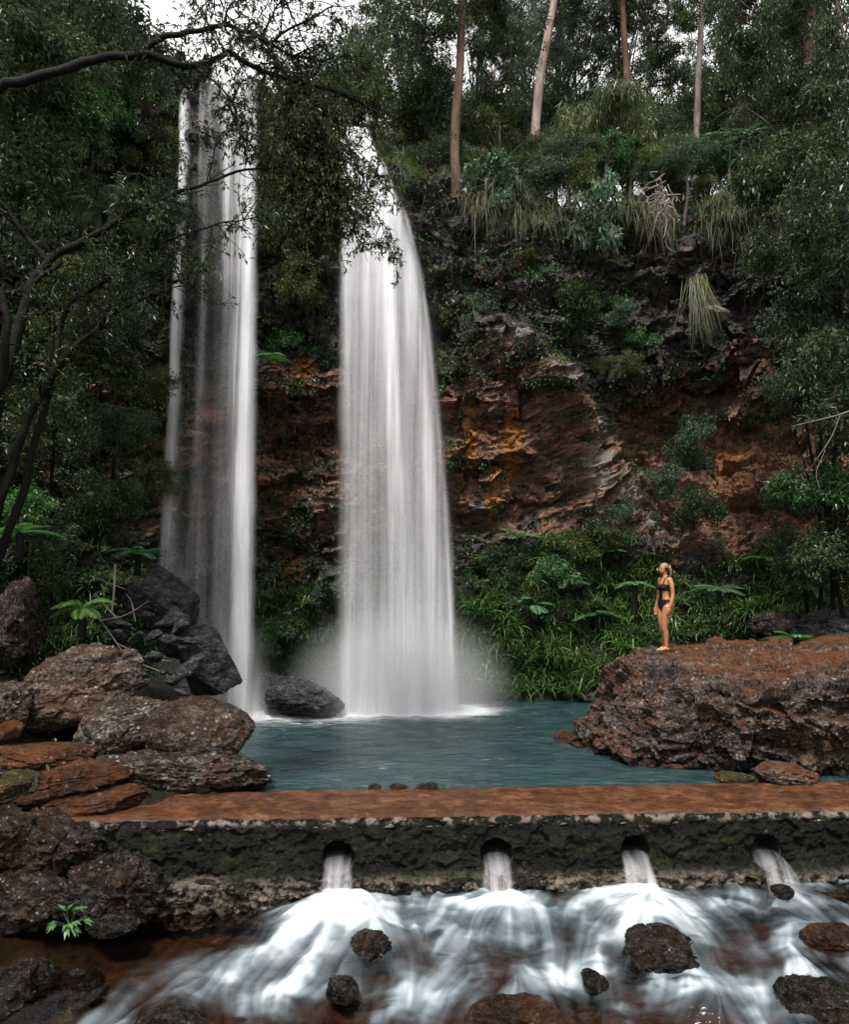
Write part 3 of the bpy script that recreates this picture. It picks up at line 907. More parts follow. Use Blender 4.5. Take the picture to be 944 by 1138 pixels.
xs = np.linspace(-5.6, 9.5, 500)
vs = np.linspace(0, 1, 60)
X, T = np.meshgrid(xs, vs, indexing='ij')
Wd = 1.3 + .02 * X
pp = np.stack([X, T * 1.3, 0 * X], -1).reshape(-1, 3)
edge_n = fbm(pp * np.array([2.0, .3, 1]), 4).reshape(X.shape)
Y = weir_y(X) - .02 + (.05 + .12 * edge_n + .11 * fbm(pp * np.array([6.0, .3, 1]) + 3, 4, .65).reshape(X.shape)) * (1 - T) + T * Wd + .10 * fbm(pp * np.array([1.6, 0, 1]) + 9, 4).reshape(X.shape) * T
Z = .085 + .015 * fbm(pp * 2.4, 4).reshape(X.shape) + .012 * ridged(pp * 9, 3).reshape(X.shape) - .07 * sstep(.93, 1, T) - .05 * sstep(.04, 0, T) + .02 * T
Z = Z - .9 * sstep(.97, 1.0, T)
mb = MB()
mb.add(np.stack([X, Y, Z], -1), grid_faces(*X.shape)[:, ::-1])
m = NT('orange_brown_weir_top')
g = m.geo((.75, 1.15, 1))
gi = m.geo()
nA = m.noise(g, 3.0, 8, .68, .4)
nB = m.noise(gi, 26, 6, .7)
nC = m.noise(m.geo((.8, 1, 1)), 1.1, 4, .6)
nD = m.noise(m.geo((.85, 1.1, 1)), 6, 9, .84)
col = m.cramp(m.math('ADD', m.math('MULTIPLY', nA, .45), m.math('ADD', m.math('MULTIPLY', nD, .4), m.math('MULTIPLY', nB, .15))), [(.38, (.016, .007, .004)), (.5, (.058, .021, .008)), (.62, (.17, .074, .032))])
col = m.mix(m.ramp(nC, .5, .68, 0, .55), col, m.cramp(nA, [(.35, (.05, .016, .006)), (.65, (.145, .050, .015))]))
col = m.mix(m.ramp(m.noise(gi, 1.6, 4), .58, .7, 0, .4), col, (.11, .072, .055))
col = m.mix(m.ramp(m.vor(gi, 11), .06, .13, .55, 0), col, (.05, .035, .025))
M['weir_top'] = m.done(m.bsdf(col, m.ramp(nD, .4, .6, .25, .6), m.bump(m.math('ADD', nD, m.math('MULTIPLY', nB, .4)), .8, .04), .25))
local(mb.obj('weir_top', M['weir_top']), wroot)
xs = np.linspace(-5.6, 9.5, 600)
X, T = np.meshgrid(xs, np.linspace(0, 1, 24), indexing='ij')
pp = np.stack([X, T, 0 * X], -1).reshape(-1, 3)
mb = MB()
Zc = .048 + .02 * fbm(pp * np.array([5, 2, 1]), 4).reshape(X.shape) - .10 * (1 - sstep(0, .18, T))
mb.add(np.stack([X, weir_y(X) - .03 + .05 * fbm(pp * np.array([5, 0, 1]) + 2, 3).reshape(X.shape) * (1 - T) + T * .5, Zc], -1), grid_faces(*X.shape)[:, ::-1])
m = NT('worn_pale_concrete')
g = m.geo()
nB = m.noise(g, 16, 7, .75)
col = m.cramp(nB, [(.36, (.012, .012, .008)), (.5, (.08, .066, .054)), (.64, (.26, .22, .19))])
col = m.mix(m.ramp(m.noise(g, 3.5, 5, .7), .46, .58), col, m.cramp(nB, [(.35, (.005, .007, .003)), (.65, (.03, .038, .012))]))
M['weir_core'] = m.done(m.bsdf(col, .5, m.bump(nB, .8, .03), .3))
local(mb.obj('worn_edge', M['weir_core']), wroot)
m = NT('dark_pipe_wall')
M['pipe'] = m.done(m.bsdf((.008, .0075, .007), .7, m.bump(m.noise(m.geo(), 18, 5), .5, .02)))
ang = np.linspace(0, 2 * math.pi, 48, endpoint=False)
for x0 in PIPEX:
    prof = [(-.035, PR - .012), (-.035, PR + .012), (.02, PR + .014), (.02, PR - .005), (.02, PR - .012), (1.1, PR - .012), (1.1, .001)]
    prof = [(.0, PR + .012), (.01, PR - .002), (.1, PR - .006), (1.1, PR - .006), (1.1, .001)]
    v = np.array([[[x0 + r * math.cos(a), weir_y(x0) + dy, PZ + r * math.sin(a)] for a in ang] for dy, r in prof])
    k = np.arange(v.shape[0] * 48).reshape(-1, 48)
    k2 = np.roll(k, -1, 1)
    mb = MB()
    mb.add(v, np.stack([k[:-1], k2[:-1], k2[1:], k[1:]], -1).reshape(-1, 4))
    local(mb.obj('drain_pipe', M['pipe']), wroot)

# ------------------------------------------------------------------ pool
x_, y_ = np.meshgrid(np.linspace(-9, 14, 380), np.linspace(10.9, 21.6, 260), indexing='ij')
pp = np.stack([x_, y_, 0 * x_], -1).reshape(-1, 3)
FB = [(-4.6, 18.45, .75), (-.66, 18.75, 1.75)]             # where the falls land
fo = 0
for fx, fy, fr in FB:
    d = np.sqrt((np.maximum(np.abs(pp[:, 0] - fx) - fr * .75, 0)) ** 2 + (1.15 * (pp[:, 1] - fy)) ** 2)
    fo = fo + 1.45 * np.exp(-(d / .75) ** 2) + .55 * np.exp(-d / 1.9)
rip = fbm(pp * np.array([.9, 2.6, 1]), 4)
rip2 = fbm(pp * np.array([2.4, 7.0, 1]) + 8, 3)
foam = np.clip(fo + .9 * (rip2 - .35) * (rip > .1) * .5, 0, 1.3)
z_ = .0 + .022 * rip + .012 * rip2 + .05 * np.clip(fo, 0, 1.2) * (fbm(pp * 2.5, 3) + .2)
mb = MB()
mb.add(np.concatenate([pp[:, :2], z_[:, None]], 1), grid_faces(*x_.shape))
m = NT('teal_pool_water')
g = m.geo((1, 2.7, 1))
r1 = m.noise(g, 2.6, 4, .6, .6)
r2 = m.noise(g, 7, 4, .65)
fm = m.attr('foam')
deep = m.cramp(m.noise(g, .8, 3), [(.35, (.005, .018, .020)), (.65, (.016, .046, .048))])
fstreak = m.ramp(m.math('ADD', fm, m.math('MULTIPLY', m.math('SUBTRACT', m.noise(g, 3.5, 6, .7, 1), .5), .75)), .22, .95)
wl = m.math('MULTIPLY', m.ramp(m.noise(m.geo((1, 5, 1)), 1.7, 5, .65, .8), .60, .72, 0, .35), 1.0)
col = m.mix(m.math('MAXIMUM', fstreak, m.math('MULTIPLY', wl, .5)), deep, (.78, .80, .82))
nrm = m.bump(m.math('ADD', r1, m.math('MULTIPLY', r2, .6)), .8, .14)
M['pool'] = m.done(m.bsdf(col, m.math('ADD', m.math('MULTIPLY', fstreak, .5), .16), nrm, .5, IOR=1.33))
o = mb.obj('pool_water', M['pool'], attrs={'foam': foam})
tag(o, None, None, kind='structure')

# ------------------------------------------------------------------ stream below the weir: surface and foam streaks follow the flow
NX, NY = 760, 360
x1d, y1d = np.linspace(-8, 8, NX), np.linspace(5.2, 10.35, NY)
x_, y_ = np.meshgrid(x1d, y1d, indexing='ij')
SRC = [(PIPEX[0], 9.55, 1.25), (PIPEX[1], 9.6, .75), (PIPEX[2], 9.65, 1.25), (PIPEX[3], 9.75, .55)]
vx = -.12 + 0 * x_
vy = -.9 + 0 * x_
vx += -.35 * sstep(-.5, -3.5, x_) + .18 * sstep(3.5, 5.5, x_)
for sx, sy, sm in SRC:
    dx, dy = x_ - sx, y_ - sy
    r2_ = dx * dx + dy * dy + .05
    vx += .52 * sm * dx / r2_ * np.exp(-r2_ / 2.5)
    vy += .52 * sm * dy / r2_ * np.exp(-r2_ / 2.5)
OBST = [(at(738, 1052, 8.75), .5), (at(411, 1044, 8.95), .28), (at(379, 1092, 8.15), .2), (at(661, 1084, 8.3), .16), (at(578, 1112, 7.95), .45), (at(520, 1062, 8.7), .22), (at(186, 1142, 7.7), .35), (at(868, 990, 9.3), .15), (at(910, 1090, 8.1), .5), (at(925, 1030, 8.8), .3), (at(800, 1120, 7.8), .35)]
for c, R in OBST:                                             # part the flow round each rock
    dx, dy = x_ - c[0], y_ - c[1]
    r2_ = dx * dx + dy * dy + .3 * R * R
    k = np.exp(-r2_ / (3 * R) ** 2)
    vx += 1.1 * R * dx / r2_ * k
    vy += .5 * R * dy / r2_ * k
sw = fbm(np.stack([x_, y_, 0 * x_], -1).reshape(-1, 3) * 1.3, 3).reshape(x_.shape)
vx += .75 * sw
sw2 = fbm(np.stack([x_, y_, 0 * x_ + 7], -1).reshape(-1, 3) * 2.6, 3).reshape(x_.shape)
vx += .75 * sw2
vy += .3 * fbm(np.stack([x_, y_, 0 * x_ + 17], -1).reshape(-1, 3) * 2.2, 3).reshape(x_.shape)
sp = np.hypot(vx, vy) + 1e-6
vx, vy = vx / sp, vy / sp
hx, hy = x1d[1] - x1d[0], y1d[1] - y1d[0]


def samp(A, X, Y):
    u = np.clip((X - x1d[0]) / hx, 0, NX - 1.001)
    v = np.clip((Y - y1d[0]) / hy, 0, NY - 1.001)
    i, j = u.astype(int), v.astype(int)
    fu, fv = u - i, v - j
    return (A[i, j] * (1 - fu) + A[i + 1, j] * fu) * (1 - fv) + (A[i, j + 1] * (1 - fu) + A[i + 1, j + 1] * fu) * fv


def blur(A, n):
    for _ in range(n):
        A = (A + np.roll(A, 1, 0) + np.roll(A, -1, 0) + np.roll(A, 1, 1) + np.roll(A, -1, 1)) / 5
    return A


def lic(A, n, step):
    out = A.copy()
    for sgn in (1, -1):
        X, Y = x_.copy(), y_.copy()
        for k in range(n):
            a, b = samp(vx, X, Y), samp(vy, X, Y)
            X += sgn * step * a
            Y += sgn * step * b
            out += samp(A, X, Y)
    return out / (2 * n + 1)


rs = np.random.default_rng(21)


def norm01(A):
    lo, hi = np.percentile(A, 3), np.percentile(A, 97)
    return np.clip((A - lo) / (hi - lo), 0, 1)


fineL = norm01(lic(blur(rs.random((NX, NY)), 1), 18, .018))
midL = norm01(lic(blur(rs.random((NX, NY)), 14), 12, .03))
bigL = norm01(lic(blur(rs.random((NX, NY)), 90), 22, .04))
cov = 0 * x_
for (sx, sy, sm), (wl_, L_) in zip(SRC, [(1.0, 1.0), (.62, .75), (1.0, .85), (.5, .5)]):
    dx, dy = x_ - sx, sy - y_
    r_ = np.hypot(dx * .85, dy)
    cov = cov + sm * 1.0 * np.exp(-(r_ / (.62 * L_)) ** 2) + .55 * sm * np.exp(-r_ / (.9 * L_))
for cx_, cy_, rx_, ry_, am in [(at(250, 1075, 8.7)[0], 8.55, 1.1, .28, .6), (at(200, 1110, 8.2)[0], 8.15, .9, .2, .35), (at(470, 1110, 8)[0], 8.05, .4, .5, .35), (at(640, 1060, 8.6)[0], 8.6, .35, .4, .35), (at(850, 1050, 8.6)[0], 8.6, .7, .4, .3), (at(940, 980, 9.3)[0], 9.3, .6, .2, .5), (at(800, 1090, 8.2)[0], 8.15, .6, .25, .35), (at(600, 1075, 8.4)[0], 8.4, .45, .2, .35), (at(340, 1080, 8.2)[0], 8.25, .7, .15, .25), (at(880, 1115, 7.9)[0], 7.9, .9, .2, .3)]:
    cov += am * np.exp(-((x_ - cx_) / rx_) ** 2 - ((y_ - cy_) / ry_) ** 2)
still = sstep(-2.2, -3.3, x_ + .9 * (y_ - 8.9) * -1.0)           # the quiet brown pool on the left
clumpy = fbm(np.stack([x_ * 1.5, y_ * 2.0, 0 * x_ + 3], -1).reshape(-1, 3), 4).reshape(x_.shape)
crest = sstep(.15, .5, ridged(np.stack([x_ * .9 + .5 * sw, y_ * 2.6 + .8 * sw, 0 * x_ + 21], -1).reshape(-1, 3), 3).reshape(x_.shape))
cov = np.minimum(cov, 1.25) * (.75 + .6 * clumpy) + .30 * crest * sstep(-.15, .35, clumpy + .25 * (bigL - .5)) + .02
cov = cov * (1 - .95 * still)
foam = np.clip(cov * (.45 + .6 * midL) * (.55 + .6 * bigL) * (.74 + .42 * fineL), 0, 1.3)
foam = 1.18 * (.6 * foam + .4 * blur(foam, 4))
zb = -.83 - .15 * np.maximum(9.8 - y_, 0) - .06 * np.maximum(9.8 - y_, 0) ** 1.5
zb = zb * (1 - still) + (-1.06) * still
for sx, sy, sm in SRC:
    zb += .10 * sm * np.exp(-((x_ - sx) ** 2 + (y_ - sy) ** 2) / .35 ** 2)
for c, R in OBST:
    zb += .10 * np.exp(-((x_ - c[0]) ** 2 + (y_ - c[1] - R * .6) ** 2) / (R * .9) ** 2) * (R > .25) * 1.6
zb += (.09 * (bigL - .5) + .04 * (midL - .5) + .008 * (fineL - .5) + .07 * fbm(np.stack([x_ * 1.5, y_ * 2.4, 0 * x_ + 9], -1).reshape(-1, 3), 3).reshape(x_.shape)) * (1 - .9 * still)
mb = MB()
mb.add(np.stack([x_, y_, zb], -1), grid_faces(NX, NY))
m = NT('silky_stream_water')
g = m.geo()
fm = m.attr('foam')
fres = m.n('Fresnel', ins={'IOR': 1.33, 'Normal': m.bump(m.noise(m.geo((1, 2.5, 1)), 4, 4), .35, .05)}).outputs[0]
gl = m.n('BsdfGlossy', ins={'Color': (.9, .93, .95, 1), 'Roughness': .12, 'Normal': m.bump(m.noise(m.geo((1, 2.5, 1)), 4, 4), .35, .05)}).outputs[0]
tr = m.n('BsdfTransparent', ins={'Color': (.62, .50, .42, 1)}).outputs[0]
clear = m.mixsh(fres, tr, gl)
wh = m.bsdf(m.cramp(fm, [(0, (.25, .34, .39)), (.45, (.34, .41, .45)), (.95, (.66, .69, .72))]), .45, spec=.25)
wt = m.n('BsdfTranslucent', ins={'Color': (.8, .84, .87, 1)}).outputs[0]
white = m.mixsh(.3, wh, wt)
M['stream'] = m.done(m.mixsh(m.ramp(fm, .05, .8, 0, .96), clear, white))
o = mb.obj('stream_water', M['stream'], attrs={'foam': foam})
tag(o, None, None, kind='structure')


# ------------------------------------------------------------------ falling water
def fall_mat(name, sx=9.0, sz=.16, soft=1.0):
    m = NT(name)
    uv = m.n('UVMap').outputs[0]
    s1 = m.noise(m.n('Mapping', ins={'Vector': uv, 'Scale': (sx, sz, 1)}).outputs[0], 1, 4, .6)
    s2 = m.noise(m.n('Mapping', ins={'Vector': uv, 'Scale': (sx * .28, sz * .35, 1), 'Location': (4, 9, 0)}).outputs[0], 1, 3, .55)
    s3 = m.noise(m.n('Mapping', ins={'Vector': uv, 'Scale': (2.2, 1.1, 1), 'Location': (2, 1, 0)}).outputs[0], 1, 5, .6)
    A = m.attr('alpha')
    k = m.math('ADD', m.math('ADD', m.math('MULTIPLY', s1, .40), m.math('MULTIPLY', s2, 1.25)), m.math('MULTIPLY', s3, .15))
    k = m.ramp(k, .64, 1.22, .16, 1.5)
    a = m.math('MULTIPLY', A, k, clamp=True)
    d = m.n('BsdfDiffuse', ins={'Color': (.80, .80, .82, 1)}).outputs[0]
    t = m.n('BsdfTranslucent', ins={'Color': (.86, .86, .88, 1)}).outputs[0]
    tr = m.n('BsdfTransparent').outputs[0]
    return m.done(m.mixsh(a, tr, m.mixsh(.42, d, t)))


M['fall'] = fall_mat('silky_falling_water')
M['jet'] = fall_mat('pipe_jet_water', 26, .9)


def sheet(mb, al, uvs, left, right, dep, aprof, nu=40, nv=120, bulge=.25, seed=0, edge=.25, wob=.05):
    """left/right: [(py, px)], dep: [(py, depth)], aprof: [(py, alpha)] down the fall"""
    pys = np.linspace(left[0][0], left[-1][0], nv)
    lx = np.interp(pys, *zip(*left))
    rx = np.interp(pys, *zip(*right))
    dd = np.interp(pys, *zip(*dep))
    kk = np.ones(9) / 9
    sm = lambda a: np.convolve(np.pad(a, 4, mode='edge'), kk, 'valid')
    lx, rx, dd = sm(lx), sm(rx), sm(dd)
    u = np.linspace(0, 1, nu)
    px = lx[None] + (rx - lx)[None] * u[:, None]
    d = dd[None] - bulge * (np.sin(math.pi * u))[:, None] * np.ones(nv)[None]
    x = (px - CX) * dd[None] / F
    z = CAMZ - (pys[None] - HY) * dd[None] / F
    p = np.stack([x, d, z + 0 * x], -1)
    nz = fbm(np.stack([x * 3, z * .3 + 0 * x, 0 * x + seed], -1).reshape(-1, 3), 3).reshape(x.shape)
    p[..., 1] += wob * nz * 2
    ez = fbm(np.stack([0 * x + np.round(u)[:, None] * 7, z * 1.1 + 0 * x, 0 * x + seed * 3.1], -1).reshape(-1, 3), 4, .6).reshape(x.shape)
    p[..., 0] += .11 * ez * (np.abs(u - .5) * 2)[:, None] ** 2
    e = np.minimum(u, 1 - u)
    ea = sstep(0, edge, e)[:, None]
    a = ea * np.interp(pys, *zip(*aprof))[None]
    f = grid_faces(nu, nv)
    mb.add(p, f)
    al.append(a.ravel())
    uvs.append(np.stack([x + seed * 3.3, z + 0 * x + seed], -1).reshape(-1, 2))


def fall_obj(name, mb, al, uvs, mat, label, cat, group=None):
    o = mb.obj(name, M[mat], attrs={'alpha': np.concatenate(al)})
    me = o.data
    uv = np.concatenate(uvs)
    l = me.uv_layers.new(name='UVMap')
    vi = np.empty(len(me.loops), np.int32)
    me.loops.foreach_get('vertex_index', vi)
    l.data.foreach_set('uv', uv[vi].astype(np.float32).ravel())
    return tag(o, label, cat, group)


# right fall
mb, al, uvs = MB(), [], []
dR = [(147, 20.9), (165, 20.5), (230, 20.0), (350, 19.5), (550, 19.05), (795, 18.75)]
L = [(147, 376), (200, 376), (400, 374), (600, 372), (795, 368)]
R = [(147, 408), (165, 420), (200, 436), (240, 455), (300, 472), (360, 481), (450, 491), (560, 502), (680, 509), (795, 514)]
off = lambda a, k: [(y, v + k) for y, v in a]
lerp = lambda t: [(y, np.interp(y, *zip(*L)) * (1 - t) + np.interp(y, *zip(*R)) * t) for y in (147, 165, 200, 240, 300, 360, 450, 560, 680, 795)]
sheet(mb, al, uvs, L, R, dR, [(147, .9), (200, .9), (330, .6), (420, .38), (560, .26), (700, .28), (760, .55), (795, 1)], seed=1, edge=.28, nu=60)
sheet(mb, al, uvs, lerp(.0), lerp(.95), off(dR, .28), [(147, .7), (250, .6), (420, .26), (600, .16), (740, .3), (795, 1)], seed=2, edge=.2, nu=50)
sheet(mb, al, uvs, lerp(.02), lerp(.28), off(dR, -.12), [(147, .6), (300, .7), (500, .5), (700, .45), (795, .9)], seed=3, edge=.45)
sheet(mb, al, uvs, lerp(.36), lerp(.74), off(dR, -.15), [(147, .7), (240, 1), (380, .95), (500, .6), (640, .5), (795, 1)], seed=4, edge=.48)
sheet(mb, al, uvs, lerp(.50), lerp(.66), off(dR, -.25), [(147, .3), (400, .5), (560, .6), (700, .6), (795, 1)], seed=5, edge=.5)
sheet(mb, al, uvs, lerp(.68), lerp(.98), off(dR, .05), [(147, .9), (300, .75), (450, .55), (640, .65), (795, 1)], seed=6, edge=.45)
sheet(mb, al, uvs, lerp(.88), lerp(1.0), off(dR, -.1), [(147, .3), (500, .25), (640, .5), (795, .9)], seed=7, edge=.5)
sheet(mb, al, uvs, off(L, -10), off(R, 14), off(dR, -.35), [(147, .04), (300, .10), (500, .10), (640, .16), (740, .34), (780, .75), (796, 1)], seed=8, edge=.5)
fall_obj('waterfall', mb, al, uvs, 'fall', 'wide right waterfall, a white veil broadening from its lip to the pool', 'waterfall', None)

# left fall
mb, al, uvs = MB(), [], []
dL = [(70, 20.7), (95, 20.2), (200, 19.8), (400, 19.2), (600, 18.7), (800, 18.35)]
Lm = [(70, 232), (100, 236), (300, 246), (500, 250), (700, 247), (800, 240)]
Rm = [(70, 288), (100, 286), (300, 289), (500, 288), (700, 286), (800, 292)]
sheet(mb, al, uvs, Lm, Rm, dL, [(70, 1), (100, 1.3), (400, 1.2), (600, 1.1), (800, 1.3)], seed=11, edge=.35)
sheet(mb, al, uvs, [(70, 256), (300, 262), (800, 252)], [(70, 290), (300, 287), (800, 284)], off(dL, -.15), [(70, .9), (400, 1.1), (560, 1.4), (800, 1.8)], seed=12, edge=.4)
sheet(mb, al, uvs, [(70, 226), (300, 230), (560, 228), (800, 224)], [(70, 262), (300, 266), (560, 268), (800, 290)], off(dL, .15), [(70, .9), (180, .3), (420, .16), (640, .22), (800, 1)], seed=13, edge=.4)
# thin strands to the left
sheet(mb, al, uvs, [(75, 198), (200, 196), (400, 186), (680, 170)], [(75, 215), (200, 212), (400, 205), (680, 206)], [(75, 20.4), (200, 19.7), (400, 19.1), (680, 18.3)], [(75, 1.0), (250, .8), (420, .7), (560, .5), (660, .35), (680, .05)], seed=14, edge=.45)
sheet(mb, al, uvs, [(75, 218), (300, 220), (500, 212), (700, 200)], [(75, 234), (300, 234), (500, 229), (700, 226)], [(75, 20.5), (200, 19.9), (400, 19.3), (700, 18.4)], [(75, .7), (250, .4), (420, .5), (560, .45), (680, .3), (700, .05)], seed=15, edge=.45)
sheet(mb, al, uvs, [(75, 196), (300, 186), (500, 178), (740, 166)], [(75, 290), (300, 290), (500, 290), (740, 290)], [(75, 20.6), (200, 20.0), (400, 19.5), (740, 18.8)], [(75, .8), (110, .2), (300, .03), (500, .06), (640, .16), (740, .08)], seed=16, edge=.4, nu=60)
sheet(mb, al, uvs, [(690, 226), (740, 222), (800, 216)], [(690, 296), (740, 302), (800, 322)], [(690, 18.2), (800, 17.9)], [(690, 0), (740, .25), (780, .7), (800, 1)], seed=17, edge=.45, bulge=.4)
fall_obj('waterfall', mb, al, uvs, 'fall', 'tall narrow left waterfall with thin strands beside a solid white column', 'waterfall', None)

# jets out of the pipes
for k, (x0, lab) in enumerate(zip(PIPEX, ['leftmost', 'second from left', 'third from left', 'faint rightmost'])):
    mb, al, uvs = MB(), [], []
    y0 = weir_y(x0)
    for lay in range(3):
        nu, nv = 28, 40
        u = np.linspace(-1, 1, nu)
        t = np.linspace(-.3, 1, nv)
        U, T = np.meshgrid(u, t, indexing='ij')
        tt = np.maximum(T, 0)
        wdt = (PR - .03) * (1 + (.28 if k < 3 else .45) * tt ** 2) * (1 - .12 * lay)
        X = x0 + U * wdt + .03 * np.sin(k * 2 + 3 * tt) * tt + (.12 * tt if k == 3 else 0)
        Y = y0 - (.42 - .06 * lay) * tt + np.minimum(T, 0) * -1.0
        top = PZ - PR * .25 - .07 * lay + .04 * (1 - U ** 2)
        Z = top - .36 * tt ** 2 - .05 * tt
        n_ = fbm(np.stack([X * 12, T * 1.5, 0 * X + k * 7 + lay], -1).reshape(-1, 3), 3).reshape(X.shape)
        Y = Y - .05 * n_ * tt
        aa = sstep(1, .75, np.abs(U)) * np.interp(t, [-.3, 0, .4, .8, 1], [.05, .12, .2, .38, .6])[None] * (1, .9, .95, .6)[k]
        mb.add(np.stack([X, Y, Z], -1), grid_faces(nu, nv))
        al.append(aa.ravel())
        uvs.append(np.stack([X + lay, -T * .5 + k], -1).reshape(-1, 2))
    fall_obj('water_jet', mb, al, uvs, 'jet', f'{lab} jet of white water pouring from a round pipe in the weir', 'water jet', 'jets from the weir pipes')


# spray drifting at the foot of each fall
def mist(loc, rad, dens, label):
    v, f = ICO[3]
    mb = MB()
    mb.add(v, f)
    m = NT('spray_mist')
    tc = m.n('TexCoord').outputs['Object']
    ln = m.n('VectorMath', operation='LENGTH', ins={0: tc}).outputs['Value']
    dn = m.math('MULTIPLY', m.ramp(ln, 1.0, .1, 0, 1), dens)
    vol = m.n('VolumePrincipled', ins={'Color': (.95, .96, .98, 1), 'Density': dn, 'Anisotropy': .2}).outputs[0]
    mt = m.done(None, vol)
    mt.volume_intersection_method = 'FAST' if hasattr(mt, 'volume_intersection_method') else 'FAST'
    o = mb.obj('spray_mist', mt)
    o.location = loc
    o.scale = rad
    return tag(o, label, 'mist', 'spray at the waterfalls', 'stuff')


USE_MIST = True

# ------------------------------------------------------------------ vegetation
def clump_leaves(mb, rng, centres, rad, per, L, W, droop=.3, flat=.7, outward=.6, tintspread=.35):
    """leaf clusters round twig ends"""
    n = len(centres) * per
    c = np.repeat(centres, per, 0)
    r = np.repeat(np.broadcast_to(rad, (len(centres),)), per)[:, None]
    d = unit(rng.normal(size=(n, 3)))
    rr_ = rng.random((n, 1)) ** .45
    off_ = d * rr_ * r
    off_[:, 2] *= flat
    D = d * outward + rng.normal(size=(n, 3)) * .6
    D[:, 2] -= droop
    N = rng.normal(size=(n, 3)) * .55 + np.array([0, -.15, 1.0])
    t = np.repeat(rng.random(len(centres)), per) * (1 - tintspread) + rng.random(n) * tintspread
    s = rng.uniform(.6, 1.3, n) * np.repeat(rng.uniform(.65, 1.4, len(centres)), per)
    leaves(mb, c + off_, D, N, L * s, W * s, t)


def crown_points(rng, rad, n, hollow=.35, lobes=7):
    """points of an uneven crown: lobes on an ellipsoid with gaps"""
    lc = unit(rng.normal(size=(lobes, 3))) * rng.uniform(.35, .75, (lobes, 1))
    lr = rng.uniform(.28, .55, lobes)
    k = rng.integers(0, lobes, n)
    d = unit(rng.normal(size=(n, 3)))
    p = lc[k] + d * (lr[k] * rng.random(n) ** (.33 + .2 * hollow))[:, None]
    m_ = perlin(p * 2.6 + rng.uniform(0, 50)) > -.12
    return p[m_] * np.array(rad)


def limb_tree(mb, rng, base, top, r0, pts, nl=12, sides=7):
    """trunk and limbs reaching into the crown points"""
    base, top = np.array(base, float), np.array(top, float)
    mid = (base + top) / 2 + rng.normal(size=3) * .03 * np.linalg.norm(top - base)
    tr = smooth_path([base, mid, top], 14)
    tube(mb, tr, np.linspace(r0, r0 * .35, 14), max(sides, 10), rough=.12)
    for k in range(nl):
        e = pts[rng.integers(len(pts))]
        s = tr[rng.integers(6, 14)]
        md = s * .5 + e * .5 + np.array([0, 0, .12 * np.linalg.norm(e - s)]) + rng.normal(size=3) * .08
        tube(mb, smooth_path([s, md, e], 7), np.linspace(r0 * .35, r0 * .06, 7), 5)


CROWNS = {}


def crown_mesh(key, rad, nclump, per, L, W, mat, seed, crad, **kw):
    rng = np.random.default_rng(seed)
    lob = kw.pop('lobes', 7)
    pts = crown_points(rng, rad, nclump, lobes=lob)
    mb = MB()
    clump_leaves(mb, rng, pts, crad, per, L, W, **kw)
    CROWNS[key] = (mb.mesh('crown', False, M[mat]), pts)


# shrubs (radius about 1 m, scaled) and tall crowns
crown_mesh('shrub_dark', (1, 1, .85), 230, 34, .085, .034, 'leaf_dark', 1, .17)
crown_mesh('shrub_dark2', (1, .9, 1.0), 230, 34, .085, .034, 'leaf_dark', 2, .18, lobes=9)
crown_mesh('shrub_olive', (1, 1, .8), 230, 36, .075, .028, 'leaf_olive', 3, .16)
crown_mesh('shrub_olive2', (1, 1, .9), 230, 36, .075, .028, 'leaf_olive', 33, .17, lobes=10)
crown_mesh('shrub_grey', (1, 1, .85), 230, 34, .075, .032, 'leaf_grey', 4, .17)
crown_mesh('shrub_grey2', (1, 1, .95), 230, 34, .075, .032, 'leaf_grey', 44, .17, lobes=10)
crown_mesh('shrub_bright', (1, 1, .8), 190, 30, .10, .05, 'leaf_bright', 5, .17)
crown_mesh('big_leaf', (1.15, .9, .85), 130, 15, .15, .09, 'leaf_broad', 6, .16, droop=.3, lobes=13)
crown_mesh('she_oak', (1, 1, 1), 300, 50, .16, .012, 'leaf_olive', 7, .17, droop=1.3, outward=.4)
crown_mesh('gum', (1, 1, .9), 300, 46, .055, .02, 'leaf_dark', 8, .105, droop=.8, lobes=12)
crown_mesh('gum2', (1, 1, 1.1), 300, 46, .055, .02, 'leaf_dark', 9, .105, droop=.8, lobes=14)
crown_mesh('gum3', (1, 1, .8), 280, 46, .055, .018, 'leaf_olive', 10, .10, droop=.9, lobes=12)
crown_mesh('gum4', (1, 1, 1.0), 280, 46, .055, .018, 'leaf_grey', 12, .10, droop=.9, lobes=12)


def plant(name, key, loc, scale, label, cat, rng, group=None, base=None, trunk_r=.05, bark='bark_dark', nl=8, rot=None):
    """crown at loc (its centre), stem from base (world) up into it"""
    me, pts = CROWNS[key]
    loc = np.array(loc, float)
    sc = np.broadcast_to(np.asarray(scale, float), (3,))
    base = loc - np.array([0, 0, sc[2] * .8]) if base is None else np.array(base, float)
    root = empty(name, base, label, cat, group)
    rz = rng.uniform(0, 6.28) if rot is None else rot
    c = link('crown', me, root, loc - base)
    c.scale = sc
    c.rotation_euler = (0, 0, rz)
    R_ = np.array(Matrix.Rotation(rz, 3, 'Z'))
    wp = (pts[rng.integers(0, len(pts), 60)] * sc) @ R_.T + (loc - base)
    mb = MB()
    limb_tree(mb, rng, (0, 0, -.15), loc - base + np.array([0, 0, sc[2] * .2]), trunk_r, wp, nl)
    mb.obj('trunk' if cat == 'tree' else 'stem', M[bark], root)
    return root


rv = np.random.default_rng(99)

